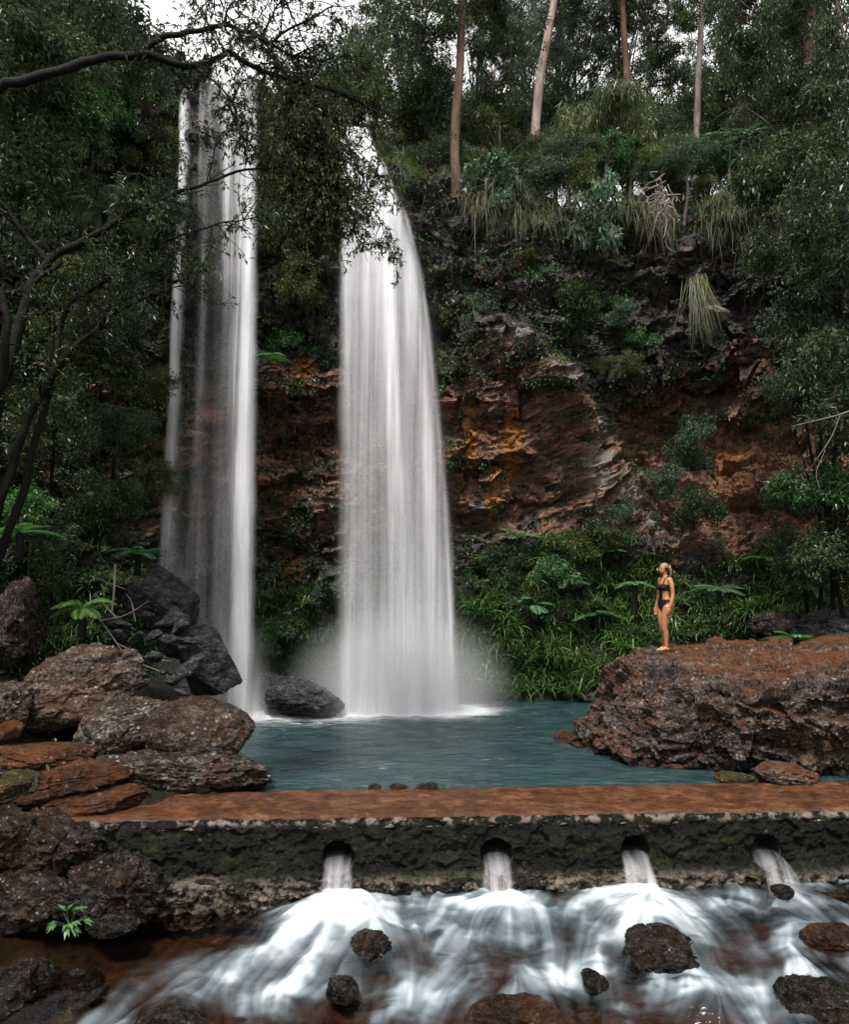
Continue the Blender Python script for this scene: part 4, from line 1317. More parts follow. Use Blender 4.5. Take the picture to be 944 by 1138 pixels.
# --- trees on the plateau with trunks one can tell apart
def tall_tree(pts, r0, bark, label, crowns, name='gum_tree', group=None):
    """pts: [(px, py, depth)] of the trunk from base up; crowns: [(px, py, depth, key, scale)]"""
    P = np.array([at(*p) for p in pts])
    P[0, 2] = ground(P[0, 0], P[0, 1]) - .15
    base = P[0].copy()
    root = empty(name, base, label, 'tree', group)
    mb = MB()
    tr = smooth_path(P - base, 30)
    tube(mb, tr, np.linspace(r0, r0 * .55, 30), 14, rough=.22)
    ends = []
    for (px, py, d, key, s) in crowns:
        me, cp = CROWNS[key]
        c = link('crown', me, root, at(px, py, d) - base)
        c.scale = np.broadcast_to(s, (3,))
        c.rotation_euler = (0, 0, rv.uniform(0, 6))
        e = at(px, py, d) - base
        s0 = tr[rv.integers(18, 29)]
        md = (s0 + e) / 2 + np.array([0, 0, .4])
        tube(mb, smooth_path([s0, md, e], 8), np.linspace(r0 * .5, r0 * .15, 8), 6)
        R_ = np.array(Matrix.Rotation(c.rotation_euler[2], 3, 'Z'))
        for q in (cp[rv.integers(0, len(cp), 9)] * np.broadcast_to(s, (3,))) @ R_.T:
            tube(mb, smooth_path([e - np.array([0, 0, .2]), e + q * .5 + rv.normal(size=3) * .15, e + q], 6), np.linspace(r0 * .2, .012, 6), 4)
    mb.obj('trunk', M[bark], root)
    return root


tall_tree([(508, 240, 21.8), (506, 150, 21.9), (512, 60, 22), (514, -40, 22), (516, -160, 22)], .15, 'bark_red', 'shaggy red barked tree at the cliff edge beside the right waterfall', [(520, -40, 22.3, 'gum3', 2.2), (470, 40, 22.6, 'gum', 1.9), (560, 20, 22.8, 'gum4', 1.7)])
tall_tree([(588, 190, 26), (598, 110, 26), (609, 40, 26), (624, -40, 26), (640, -140, 26)], .17, 'bark_pale', 'leaning gum tree with salmon and white trunk on the plateau', [(640, -60, 26.5, 'gum4', 2.4), (590, 10, 27, 'gum', 1.8)])
tall_tree([(702, 210, 27), (698, 100, 27), (694, 40, 27), (690, -60, 27)], .15, 'bark_red', 'brown trunked tree with a broken crown behind the olive bush', [(680, -10, 28, 'gum', 2.2), (722, 40, 28, 'gum2', 1.9), (650, 60, 28.5, 'gum4', 1.8)])
tall_tree([(773, 215, 26.5), (775, 140, 26.5), (778, 60, 26.5), (784, -40, 26.5), (790, -140, 26.5)], .125, 'bark_grey', 'slim straight grey trunked tree standing alone on the plateau', [(800, -40, 26.8, 'gum2', 1.9), (742, 20, 27, 'gum', 1.5)])
tall_tree([(905, 200, 22), (900, 60, 22), (902, -20, 22), (906, -120, 22)], .2, 'bark_red', 'orange barked trunk in the dark canopy at the upper right', [(900, 60, 22, 'gum2', 2.4), (860, 20, 23, 'gum', 1.9), (950, 100, 21, 'gum', 2.3)])

far = [  # px, py of the crown centre, depth, key, scale
    (455, 120, 27, 'gum', 2.2), (425, 40, 28, 'gum2', 2.6), (550, 90, 30, 'gum', 2.4), (575, 150, 27, 'gum2', 1.6), (640, 110, 31, 'gum', 2.6), (625, 30, 34, 'gum3', 2.6), (720, 110, 31, 'gum2', 2.5), (745, 165, 29, 'gum', 1.7), (830, 120, 27, 'gum', 2.6), (850, 60, 30, 'gum2', 2.8), (810, 90, 33, 'gum', 2.6), (880, 150, 24, 'gum2', 2.3), (930, 40, 25, 'gum', 2.8), (540, -10, 33, 'gum2', 2.4), (700, -30, 35, 'gum', 3.0), (800, 0, 36, 'gum2', 3.0), (480, 70, 24.5, 'gum3', 1.7), (390, 90, 25, 'gum', 1.9), (760, 110, 38, 'gum', 2.4), (580, 60, 38, 'gum', 2.4), (470, 150, 36, 'gum2', 2.6), (530, 140, 40, 'gum', 3.0), (600, 150, 37, 'gum2', 2.6), (660, 150, 40, 'gum', 3.0), (720, 160, 38, 'gum2', 2.7), (790, 155, 38, 'gum', 2.7), (845, 140, 35, 'gum2', 2.7), (890, 110, 33, 'gum', 2.7)]
for px, py, d, key, s in far:
    s *= .82
    c = at(px, py, d)
    b = np.array([c[0] + rv.normal() * .3, d, 0])
    b[2] = ground(b[0], b[1])
    plant('forest_tree', key, c, (s, s, s * 1.15), 'dark leafy tree in the forest on the plateau behind the cliff', 'tree', rv, 'forest trees on the plateau', b, .13, 'bark_dark' if rv.random() < .6 else 'bark_grey', 22)


def on_cliff(px, py, name, key, s, label, cat='shrub', out=.55, group=None, bark='bark_dark', nl=8, tr=.03):
    h, n = hit(px, py)
    if h is None:
        return None
    n = n if n[1] < 0 else -n
    s = np.broadcast_to(np.asarray(s, float), (3,)) * 1.35
    c = h + n * out * np.max(s) + np.array([0, 0, .1])
    return plant(name, key, c, s, label, cat, rv, group, h - n * .1, tr, bark, nl)


# --- shrubs on the lip and the face
def on_lip(px, py, d, name, key, s, label, cat='shrub', group=None):
    c = at(px, py, d)
    b = np.array([c[0], d + .1, 0])
    b[2] = ground(b[0], b[1])
    if b[2] > c[2]:
        b[2] = c[2] - .4
    if b[2] < c[2] - 2.2:
        b = c + np.array([0, .7, -.1])
    return plant(name, key, c, s, label, cat, rv, group, b, .06, 'bark_grey', 9)


on_lip(688, 125, 23.5, 'she_oak', 'she_oak', (2.0, 1.6, 1.9), 'feathery olive she-oak bush on the cliff top right of centre')
on_lip(745, 172, 23.5, 'shrub', 'she_oak', (1.4, 1.2, 1.0), 'low feathery olive bush below the slim grey trunk')
on_lip(622, 150, 24, 'she_oak', 'she_oak', (1.5, 1.4, 1.8), 'feathery dark olive bush below the leaning gum tree')
on_lip(556, 150, 23.5, 'shrub', 'shrub_olive', (1.3, 1.2, 1.4), 'olive bush between the red barked tree and the leaning gum')
on_lip(540, 205, 21.5, 'shrub', 'big_leaf', (1.05, .7, 1.0), 'pale green broad leaved bush hanging on the lip right of the red barked tree')
on_lip(600, 205, 22, 'shrub', 'shrub_grey', (1.2, .9, .9), 'grey green bush on the lip below the leaning gum')
on_lip(668, 235, 21.0, 'creeper', 'big_leaf', (.85, .5, 1.3), 'bright broad leaved creeper tumbling over the lip')
on_lip(640, 200, 21.8, 'shrub', 'shrub_olive2', (.9, .8, .8), 'olive bush on the lip left of the tumbling creeper')
on_lip(812, 168, 22.3, 'shrub', 'big_leaf', (1.7, 1.0, .6), 'light green bracken spreading on the lip at the right')
on_lip(735, 195, 22, 'shrub', 'shrub_grey2', (.9, .8, .5), 'low grey green bush above the pale roots')
on_lip(448, 168, 22.2, 'shrub', 'shrub_olive', (.8, .7, .7), 'small olive bush at the lip of the right waterfall')
on_lip(470, 130, 24, 'shrub', 'shrub_dark', (1.6, 1.3, 1.4), 'dark bush behind the lip of the right waterfall')
on_lip(420, 105, 23, 'shrub', 'shrub_olive2', (1.7, 1.2, 1.4), 'taller olive bush above the lip of the right waterfall')
on_lip(372, 105, 22.5, 'shrub', 'shrub_olive', (1.4, 1.2, 1.5), 'tall olive bush crowding the lip left of the right waterfall')
on_lip(310, 150, 21.6, 'shrub', 'shrub_olive2', (1.0, .9, 1.0), 'olive bush on the lip right of the left waterfall')
on_lip(345, 190, 21.0, 'shrub', 'shrub_dark', (1.2, 1, 1.1), 'dark bush on the lip between the waterfalls')
for k in range(40):
    px = 425 + k * 12.5 + rv.uniform(-12, 12)
    on_lip(px, rv.uniform(135, 190), rv.uniform(25, 32), 'undergrowth_bush', ['shrub_dark', 'shrub_olive2', 'she_oak', 'shrub_grey2'][k % 4], (rv.uniform(1.3, 1.9), 1.4, rv.uniform(1.0, 1.5)), 'undergrowth bush below the trees on the plateau behind the cliff edge', 'shrub', 'undergrowth on the plateau')
for k in range(16):
    px = 470 + k * 26 + rv.uniform(-9, 9)
    on_lip(px, 178 + 12 * (k > 8) + rv.uniform(-12, 14), rv.uniform(21.8, 23.2), 'lip_bush', ['shrub_olive', 'shrub_grey2', 'she_oak', 'shrub_bright', 'shrub_olive2'][k % 5], (rv.uniform(.7, 1.1), .8, rv.uniform(.5, .8)), 'low bush in the thicket along the edge of the cliff top', 'shrub', 'bushes along the cliff edge')
for px, py, key, s, lab in [
    (640, 330, 'shrub_dark', .75, 'dark bush on the cliff face under the hanging creeper'), (600, 300, 'shrub_grey', .55, 'small grey green bush on the upper cliff face'),
    (700, 410, 'shrub_olive', .6, 'olive bush on the cliff face above the pale buttress'), (722, 390, 'shrub_bright', .5, 'deep green bush in the cleft right of the buttress'),
    (680, 350, 'shrub_grey', .5, 'grey green tuft of bush beside the dark overhang'), (730, 470, 'shrub_olive2', .8, 'olive bush at the head of the red slope'),
    (800, 430, 'shrub_olive', 1.1, 'large olive bush under the dark overhang on the right'), (765, 490, 'shrub_grey', .9, 'large grey green bush in the middle of the red slope'),
    (745, 540, 'shrub_grey2', .85, 'grey green bush on the left of the red slope'), (770, 590, 'shrub_dark', .7, 'dark bush low on the red slope'),
    (845, 615, 'shrub_olive2', .55, 'olive bush at the foot of the red slope'), (310, 380, 'shrub_bright', .65, 'fresh green bush on the cliff right of the left waterfall'),
    (520, 350, 'shrub_grey', .55, 'grey green bush beside the right waterfall, high up'), (640, 590, 'shrub_olive', .8, 'olive bush at the foot of the buttress'),
    (700, 600, 'shrub_grey', .7, 'grey green bush on the bank behind the woman'), (560, 620, 'shrub_dark2', .7, 'dark bush on the bank right of the right waterfall'),
    (310, 690, 'shrub_bright', .7, 'fresh green bush at the foot of the cliff between the waterfalls'), (340, 300, 'shrub_olive2', .8, 'olive bush hanging on the cliff between the waterfalls'),
    (320, 240, 'shrub_olive', 1.0, 'olive bush high on the cliff between the waterfalls'), 
    (610, 650, 'shrub_bright', .6, 'fresh green bush on the bank behind the strap leaves'), (885, 575, 'shrub_grey2', .6, 'grey bush at the right of the red slope'),
    (585, 283, 'shrub_olive', .3, 'tiny orange tinged bush high on the cliff face')]:
    on_cliff(px, py, 'shrub', key, (s, s * .8, s * .9), lab)

# --- left hillside: dark layered foliage
LEFT = [(20, 60, 13, 'shrub_dark', 1.5, 'black green bush filling the top left corner'), (80, 20, 15, 'shrub_dark2', 1.6, 'dark bush at the top edge left of the waterfall'),
        (140, 60, 17, 'shrub_dark', 1.4, 'dark bush under the upper bough left of the waterfall'), (100, 130, 15.5, 'shrub_bright', 1.0, 'fresh green bush catching light at the upper left'),
        (120, 95, 17, 'shrub_bright', .8, 'smaller fresh green bush under the upper bough'), (20, 160, 13.5, 'shrub_dark2', 1.4, 'dark drooping bush at the left edge, upper part'),
        (40, 240, 14, 'shrub_grey', 1.2, 'grey green bush at the left edge above the twin limbs'), (110, 215, 16.5, 'shrub_olive', .9, 'olive bush on the ledge left of the waterfall'),
        (165, 160, 18.5, 'shrub_olive2', .8, 'olive bush on the cliff just left of the waterfall'), (60, 330, 13.5, 'shrub_olive2', 1.2, 'olive bush at the left edge behind the leaning stems'),
        (140, 330, 17, 'shrub_grey', 1.1, 'grey green bush left of the waterfall at mid height'), (100, 400, 15, 'shrub_dark', 1.1, 'dark bush behind the leaning stems at mid height'),
        (160, 420, 17.5, 'shrub_olive', .9, 'olive bush left of the waterfall below mid height'), (130, 480, 16.5, 'shrub_grey2', .9, 'grey leaved bush with pale flecks left of the waterfall'),
        (60, 470, 14, 'shrub_dark2', 1.0, 'dark bush low among the leaning stems'), (110, 560, 16, 'shrub_dark', .9, 'dark bush above the bright fern at the left'),
        (30, 560, 13.5, 'shrub_bright', .7, 'green bush at the left edge below the leaning stems'), (165, 530, 18, 'shrub_olive2', .7, 'olive bush beside the veil of the left waterfall'),
        (60, 620, 14.2, 'shrub_dark2', .8, 'dark bush above the strap leaves on the left bank'), (180, 230, 18.8, 'shrub_grey', .7, 'grey bush clinging beside the thin strands of the left waterfall')]
for px, py, d, key, s, lab in LEFT:
    c = at(px, py, d)
    h, n = hit(px, py + 20)
    base = c - np.array([.3, -.5, s * .9])
    if h is not None and h[1] < d:                           # keep it in front of the slope
        c = h + (c - h) * 0 + np.array([.2, -.35 * s, 0])
        base = h
    plant('bush', key, c, (s, s, s * .9), lab, 'shrub', rv, None, base, .04)

# --- right side: dense dark trees close by
RIGHT = [(890, 170, 17.5, 'shrub_dark', 1.6, 'dark small leaved tree at the upper right edge'), (930, 260, 16, 'shrub_dark2', 1.6, 'dark glossy tree at the right edge above the middle'),
         (880, 280, 17.5, 'shrub_dark', 1.1, 'dark glossy bush beside the dark overhang'), (905, 360, 16.5, 'shrub_grey', 1.4, 'grey green tree at the right edge beside the red slope'),
         (940, 440, 15.5, 'shrub_dark2', 1.4, 'dark tree at the right edge behind the silver branch'), (890, 440, 17, 'shrub_grey2', .9, 'grey green bush hanging left of the silver branch'),
         (915, 540, 16, 'shrub_bright', 1.0, 'blue green bush at the right edge below the silver branch'), (945, 610, 15.2, 'shrub_dark', 1.1, 'dark bush at the right edge above the big ledge'),
         (890, 620, 17, 'shrub_dark2', .8, 'dark bush behind the big ledge near the right edge')]
for px, py, d, key, s, lab in RIGHT:
    c = at(px, py, d)
    b = np.array([c[0] + .6, d + .6, 1.2])
    plant('dark_tree', key, c, (s, s, s), lab, 'tree' if s > 1.2 else 'shrub', rv, None, b if py > 400 else c - np.array([-.5, -.6, 3.0]), .06)

# --- the overhanging tree close to the camera on the left
def bough(mb_b, mb_l, rng, pts, r0, r1, twigs, L=.085, W=.026, start=.25, tl=(.25, .7), per=(7, 16), rough=.15):
    P = smooth_path(np.array([at(*p) for p in pts]), max(12, 6 * len(pts)))
    P = P + .012 * np.stack([fbm(P * 3 + 5, 2), fbm(P * 3 + 50, 2), fbm(P * 3 + 90, 2)], 1) * 4
    tube(mb_b, P, np.linspace(r0, r1, len(P)), 9, rough=rough)
    for _ in range(twigs):
        k = rng.integers(int(start * len(P)), len(P))
        d = unit(rng.normal(size=3) * np.array([1, .8, .7]) + (P[min(k + 1, len(P) - 1)] - P[k - 1]) * 6 + np.array([0, 0, -.15]))
        l = rng.uniform(*tl)
        e = P[k] + d * l + np.array([0, 0, -.25 * l * l])
        tw = smooth_path([P[k], P[k] + d * l * .5 + rng.normal(size=3) * .04, e], 6)
        tube(mb_b, tw, np.linspace(.009, .003, 6), 4)
        n = rng.integers(*per)
        for s in range(2):
            d2 = unit(d + rng.normal(size=3) * .7)
            s0 = tw[rng.integers(2, 6)]
            e2 = s0 + d2 * l * .5
            tube(mb_b, np.array([s0, (s0 + e2) / 2 + rng.normal(size=3) * .015, e2]), [.005, .004, .002], 4)
            tt = rng.random((n, 1))
            q_ = s0 + (e2 - s0) * tt + rng.normal(size=(n, 3)) * .02
            D = d2 * .6 + rng.normal(size=(n, 3)) * .7 + np.array([0, 0, -.45])
            sz = rng.uniform(.6, 1.25, n)
            leaves(mb_l, q_, D, rng.normal(size=(n, 3)) * .5 + np.array([0, -.2, 1]), L * sz, W * sz, rng.random(n) * .8)


def bough_tree(name, label, base, specs, bark='bark_dark', leaf='leaf_dark', seed=5):
    rng = np.random.default_rng(seed)
    b, l = MB(), MB()
    for s in specs:
        bough(b, l, rng, s[0], s[1] * .8, s[2] * .8, **s[3])
    root = empty(name, base, label, 'tree')
    local(b.obj('trunk', M[bark]), root)
    local(l.obj('crown', M[leaf], smooth=False), root)


T9 = dict
bough_tree('overhanging_tree', 'dark tree arching in from the left with crooked bare boughs across the waterfalls', at(-60, 700, 9.0), [
    ([(-60, 700, 9.0), (-20, 520, 9.0), (10, 400, 9.2), (30, 330, 9.3), (52, 292, 9.4), (110, 258, 9.6), (150, 235, 9.7), (200, 214, 9.9), (270, 190, 10.1), (318, 186, 10.3)], .11, .008, T9(twigs=55, start=.45)),
    ([(-40, 690, 9.2), (0, 560, 9.2), (30, 470, 9.3), (70, 400, 9.4), (110, 360, 9.5), (160, 330, 9.6), (230, 300, 9.8)], .09, .008, T9(twigs=70, start=.35)),
    ([(-30, 700, 9.4), (20, 560, 9.4), (48, 455, 9.5), (60, 400, 9.5), (75, 340, 9.6), (120, 310, 9.6), (150, 285, 9.7), (200, 262, 9.8), (245, 248, 9.9), (292, 240, 10)], .07, .006, T9(twigs=60, start=.4)),
    ([(-60, 330, 9.3), (0, 328, 9.3), (30, 320, 9.3), (70, 290, 9.4)], .05, .03, T9(twigs=12)),
    ([(52, 292, 9.4), (20, 250, 9.3), (-20, 200, 9.2)], .05, .02, T9(twigs=25)),
    ([(145, 237, 9.7), (150, 215, 9.7), (166, 195, 9.7)], .02, .006, T9(twigs=14)),
    ([(-20, 520, 9), (-5, 440, 8.9), (8, 380, 8.8), (0, 320, 8.8)], .08, .05, T9(twigs=14)),
    ([(230, 200, 10), (240, 160, 10), (262, 130, 10.1), (256, 110, 10.1)], .012, .004, T9(twigs=12, tl=(.15, .4))),
], seed=5)
bough_tree('overhanging_tree', 'dark tree with a thick bough crossing the top of the left waterfall', at(-120, 330, 9.6), [
    ([(-120, 330, 9.6), (-90, 200, 9.5), (-20, 110, 9.4), (60, 80, 9.4), (110, 66, 9.5), (165, 62, 9.6), (208, 73, 9.7), (240, 66, 9.8), (258, 60, 9.9), (285, 76, 10.0), (330, 90, 10.2), (380, 104, 10.4), (420, 125, 10.6)], .085, .02, T9(twigs=56, start=.35, per=(4, 10))),
    ([(152, 62, 9.6), (180, 42, 9.6), (212, 33, 9.6), (246, 29, 9.7), (280, 36, 9.7), (300, 46, 9.8), (330, 28, 9.9), (370, 8, 10)], .05, .012, T9(twigs=48, start=.35)),
    ([(300, 46, 9.8), (325, 62, 9.9), (350, 66, 10), (400, 60, 10.2)], .025, .01, T9(twigs=34)),
    ([(212, 73, 9.7), (240, 92, 9.8), (262, 120, 9.9), (270, 160, 10)], .02, .005, T9(twigs=30, tl=(.15, .45))),
    ([(246, 29, 9.7), (255, 10, 9.7), (270, -20, 9.7)], .02, .008, T9(twigs=12)),
    ([(226, 33, 9.7), (232, 10, 9.7), (240, -20, 9.7)], .014, .006, T9(twigs=14)),
    ([(290, 40, 9.7), (310, 5, 9.7), (320, -20, 9.7)], .02, .008, T9(twigs=14)),
], seed=6)
fr = []
rg_ = np.random.default_rng(15)
for k in range(20):
    x0_, y0_ = rg_.uniform(305, 365), rg_.uniform(60, 190)
    fr.append(([(x0_ - 20, y0_ - 20, 12.4), (x0_ + 10, y0_ + 18, 12.2), (x0_ + 26, y0_ + 50, 12.0)], .015, .005, T9(twigs=34, start=.05, tl=(.3, .8))))
fr += [([(320, 60, 12.4), (370, 130, 12.2), (395, 180, 12), (414, 225, 11.9), (428, 262, 11.9), (440, 288, 11.9)], .02, .003, T9(twigs=34, start=.3, tl=(.12, .35))),
       ([(330, 130, 12.3), (372, 185, 12.2), (388, 230, 12.1), (396, 268, 12.1)], .016, .003, T9(twigs=34, start=.3, tl=(.12, .35))),
       ([(350, 130, 12.3), (395, 165, 12.1), (420, 195, 12), (436, 215, 12)], .014, .003, T9(twigs=28, start=.35, tl=(.12, .3))),
       ([(340, 150, 12.3), (350, 210, 12.2), (360, 260, 12.2)], .014, .003, T9(twigs=40, start=.2, tl=(.2, .5))),
       ([(310, 140, 12.3), (312, 200, 12.2), (322, 250, 12.2)], .014, .003, T9(twigs=40, start=.2, tl=(.2, .5))),
       ([(120, -120, 11.4), (210, -80, 11.8), (280, -60, 12.2), (345, 60, 12.4)], .03, .015, T9(twigs=4, start=.5))]
bough_tree('overhanging_tree', 'leafy olive tree hanging between the waterfalls with sprays of leaves over the right one', at(120, -120, 11.4), fr, leaf='leaf_olive', seed=8)
# silver dead branch at the right
b = MB()
for pts, r in [([(950, 455, 14.6), (930, 462, 14.6), (905, 468, 14.6), (880, 474, 14.7)], .03), ([(935, 460, 14.6), (925, 485, 14.6), (912, 505, 14.6), (902, 520, 14.7)], .02), ([(905, 468, 14.6), (895, 462, 14.6), (886, 462, 14.6)], .012), ([(918, 500, 14.6), (908, 525, 14.6), (912, 545, 14.6)], .012)]:
    P = smooth_path([at(*p) for p in pts], 14)
    tube(b, P, np.linspace(r * .6, r * .25, 14), 7, rough=.2)
tag(b.obj('dead_branch', M['bark_grey']), 'bare silver branch sticking out of the dark trees at the right', 'branch')
# pale root mass and hanging straw tuft on the overhang
h, n = hit(732, 240)
b = MB()
rq = np.random.default_rng(4)
for _ in range(70):
    s0 = h + np.array([rq.normal() * .16, -.2 + rq.normal() * .08, .25 + rq.normal() * .35])
    e = s0 + np.array([rq.normal() * .30 - .08, rq.normal() * .12, -.35 + rq.normal() * .3])
    m1, m2 = s0 * .66 + e * .34 + rq.normal(size=3) * .05, s0 * .33 + e * .67 + rq.normal(size=3) * .05
    tube(b, smooth_path([s0, m1, m2, e], 12), np.linspace(.018, .006, 12) * rq.uniform(.5, 1.3), 6, rough=.3)
tag(b.obj('root_mass', M['root_pale']), 'pale tangle of exposed roots hanging from the cliff lip', 'roots')


def tuft(name, px, py, n, L, W, mat, label, spread=.5, up=.4, droop=1.0, cat='grass tuft', base=.08, group=None, loc=None):
    h_, n_ = (hit(px, py) if loc is None else (np.array(loc), None))
    rng = np.random.default_rng(int(px * 7 + py))
    mb = MB()
    a = rng.uniform(0, 6.28, n)
    D = np.stack([np.cos(a) * spread, np.sin(a) * spread - .35, np.full(n, up)], 1) + rng.normal(size=(n, 3)) * .15
    P = h_ + rng.normal(size=(n, 3)) * np.array([base, base * .5, base * .4]) + np.array([0, -.08, 0])
    blades(mb, P, D, L * rng.uniform(.5, 1.2, n), W, droop * rng.uniform(.7, 1.3, n), rng.random(n), 5)
    return tag(mb.obj(name, M[mat], smooth=False), label, cat, group)


tuft('grass_tuft', 774, 308, 240, 1.75, .020, 'grass_tan', 'long straw coloured grass tuft hanging from the dark overhang', .04, -.9, .12, base=.11)
tuft('grass_tuft', 618, 395, 160, .75, .02, 'grass_tan', 'straw coloured tuft hanging at the top of the buttress', .2, -.3, .5)
tuft('grass_tuft', 525, 335, 90, .4, .02, 'grass_green', 'small green tuft on the face right of the right waterfall', .4, .3)
tuft('grass_tuft', 812, 240, 130, .5, .02, 'grass_tan', 'yellowish tuft on the lip at the upper right', .5, .4)
h, n = hit(735, 238)
rock('stone', h + np.array([0, .0, -.1]), (.42, .3, .55), 'stone_pale', 'pale stone wrapped in exposed roots under the cliff lip', 'stone', 93, (0, .3, 0), sub=5)
h, n = hit(790, 350)
rock('stone', h + np.array([.1, -.15, .0]), (.42, .3, .16), 'stone_pale', 'pale bare stone jutting out beside the straw tuft', 'stone', 91, (0, .2, 0), sub=4)

# grass and dead fronds along the lip
lip_k = [i for i in range(NU) if -1.2 < plan[i, 0] < 11 and plan[i, 1] > 15]
jl = int(np.argmin(np.abs(lv - 6.9)))
Vg = Vc.reshape(NU, NV, 3)


def lip_grass(name, mat, n, lo, hi, L, droop, seed, lv0, lv1, thr, label, up=.6, W=.014):
    rng = np.random.default_rng(seed)
    idx = [i for i in range(NU) if lo < Vg[i, jl, 0] < hi and plan[i, 1] > 15]
    i = rng.choice(idx, n)
    j = np.searchsorted(lv, rng.uniform(lv0, lv1, n)).clip(0, NV - 1)
    P = Vg[i, j]
    keep = fbm(P * .9 + seed, 3) > thr
    P = P[keep]
    n = len(P)
    D = np.stack([rng.normal(size=n) * .35, -.5 + rng.normal(size=n) * .3, up + rng.normal(size=n) * .25], 1)
    mb = MB()
    blades(mb, P, D, L * rng.uniform(.4, 1.3, n), W, droop * rng.uniform(.6, 1.4, n), rng.random(n), 4)
    o = mb.obj(name, M[mat], smooth=False)
    return tag(o, label, 'grass', None, 'stuff')


lip_grass('hanging_grass', 'grass_tan', 7000, -.9, 10, .85, 1.15, 3, 6.2, 7.1, -.02, 'straw and green grass hanging over the cliff lip', .45)
lip_grass('lip_grass', 'grass_green', 12000, -1.2, 10.5, .5, .5, 5, 6.8, 7.9, -.05, 'soft green grass growing along the cliff top', .9)

# creepers and small ferns on the rock: leaf clusters following the face
NN = unit(np.cross(np.gradient(Vg, axis=0), np.gradient(Vg, axis=1)))
if NN[NU // 2, NV // 3, 1] > 0:
    NN = -NN
area = np.linalg.norm(np.cross(np.gradient(Vg, axis=0), np.gradient(Vg, axis=1)), axis=-1)


def face_cover(name, mat, mask, n, L, W, seed, label, out=.05, droop=.5, per=9, r=.12):
    rng = np.random.default_rng(seed)
    pr = (area * mask).ravel()
    pr[~np.isfinite(pr)] = 0
    pr = pr / pr.sum()
    k = rng.choice(NU * NV, n // per, p=pr)
    P = Vg.reshape(-1, 3)[k] + NN.reshape(-1, 3)[k] * out * rng.random((len(k), 1)) * 2
    n = len(k) * per
    Nn = np.repeat(NN.reshape(-1, 3)[k], per, 0)
    q_ = np.repeat(P, per, 0) + rng.normal(size=(n, 3)) * r * .6 + Nn * r * .4 * rng.random((n, 1))
    D = rng.normal(size=(n, 3)) * .7 + Nn * .5 + np.array([0, 0, -droop])
    s = rng.uniform(.5, 1.4, n)
    mb = MB()
    leaves(mb, q_, D, Nn + rng.normal(size=(n, 3)) * .4 + np.array([0, 0, .4]), L * s, W * s, np.repeat(rng.random(len(k)), per) * .6 + rng.random(n) * .38)
    return tag(mb.obj(name, M[mat], smooth=False), label, 'creeper', None, 'stuff')


Pg = P0.reshape(NU, NV, 3)
nz1 = fbm(P0 * .9 + 40, 4).reshape(NU, NV)
nz2 = fbm(P0 * .7 + 80, 4).reshape(NU, NV)
vis = (Pg[..., 1] > 9) & (Pg[..., 2] > .3) & (Pg[..., 2] < 18.5) & (S_ < 5)
wet = np.zeros_like(nz1)
bl = lambda *a: blob(*a).reshape(NU, NV)
low = sstep(3.9, 2.9, Pg[..., 2])
mA = vis * sstep(.02, .22, nz1 + .22 * bl(640, 330, 60, 60) + .3 * bl(710, 400, 30, 60) + .2 * bl(560, 270, 80, 30) + .2 * bl(500, 330, 40, 80) + .25 * bl(320, 300, 50, 80) + .35 * (Pg[..., 0] < -6) - .25 * bl(780, 330, 80, 50) - .3 * bl(570, 490, 50, 60) - .3 * bl(690, 480, 30, 60) - .25 * bl(840, 520, 60, 70))
mB = vis * sstep(.05, .25, nz2 + .3 * low + .2 * bl(720, 400, 25, 60) + .25 * bl(310, 380, 40, 30) + .2 * (Pg[..., 0] < -6.5) - .3 * bl(780, 330, 80, 50) - .3 * bl(570, 490, 60, 60) - .25 * bl(840, 520, 60, 70))
mC = vis * sstep(.10, .3, fbm(P0 * 1.3 + 11, 4).reshape(NU, NV) + .3 * bl(840, 520, 70, 70) + .15 * bl(330, 500, 50, 100) + .1 * bl(540, 400, 60, 60) - .2 * (Pg[..., 0] < -6))
mD = vis * sstep(.06, .26, fbm(P0 * 1.1 + 71, 4).reshape(NU, NV) + .2 * bl(580, 330, 100, 60) + .2 * bl(630, 430, 50, 60) + .2 * bl(140, 450, 80, 200) + .1 - .5 * bl(570, 490, 22, 45) - .5 * bl(528, 475, 18, 55) - .4 * bl(335, 405, 30, 26) - .4 * bl(690, 480, 26, 60) - .35 * bl(770, 320, 80, 50) - .35 * bl(840, 520, 60, 70) - .3 * bl(550, 565, 40, 20))
face_cover('cliff_creeper', 'leaf_dark', mA, 80000, .085, .045, 1, 'dark small leaved creeper spread over the cliff face')
face_cover('cliff_ferns', 'leaf_bright', mB, 50000, .11, .045, 2, 'fresh green ferns and seedlings on the damp cliff face')
face_cover('cliff_bracken', 'leaf_red', mC, 16000, .11, .025, 3, 'rusty dead fern litter caught on the ledges')
face_cover('cliff_lichen_plants', 'leaf_grey', mD, 120000, .065, .042, 4, 'grey green tiny leaved plants dotted over the rock', r=.10)


# --- strap leaved clumps
def strap_mesh(seed, n=46, L=.75, W=.042):
    rng = np.random.default_rng(seed)
    mb = MB()
    a = rng.uniform(0, 6.28, n)
    el = rng.uniform(.5, 1.35, n)
    D = np.stack([np.cos(a) * np.cos(el), np.sin(a) * np.cos(el), np.sin(el)], 1)
    P = rng.normal(size=(n, 3)) * np.array([.06, .06, .01])
    blades(mb, P, D, L * rng.uniform(.6, 1.2, n), W * rng.uniform(.7, 1.2, n), rng.uniform(.35, .9, n), rng.random(n) * .96, 6, rng.normal(size=n) * .5)
    return mb.mesh('strap_leaf_plant', False, M['leaf_strap'])


SM = [strap_mesh(k) for k in range(5)]
GM = []
for me in SM[:2]:
    c = me.copy()
    c.materials[0] = M['grass_green']
    GM.append(c)


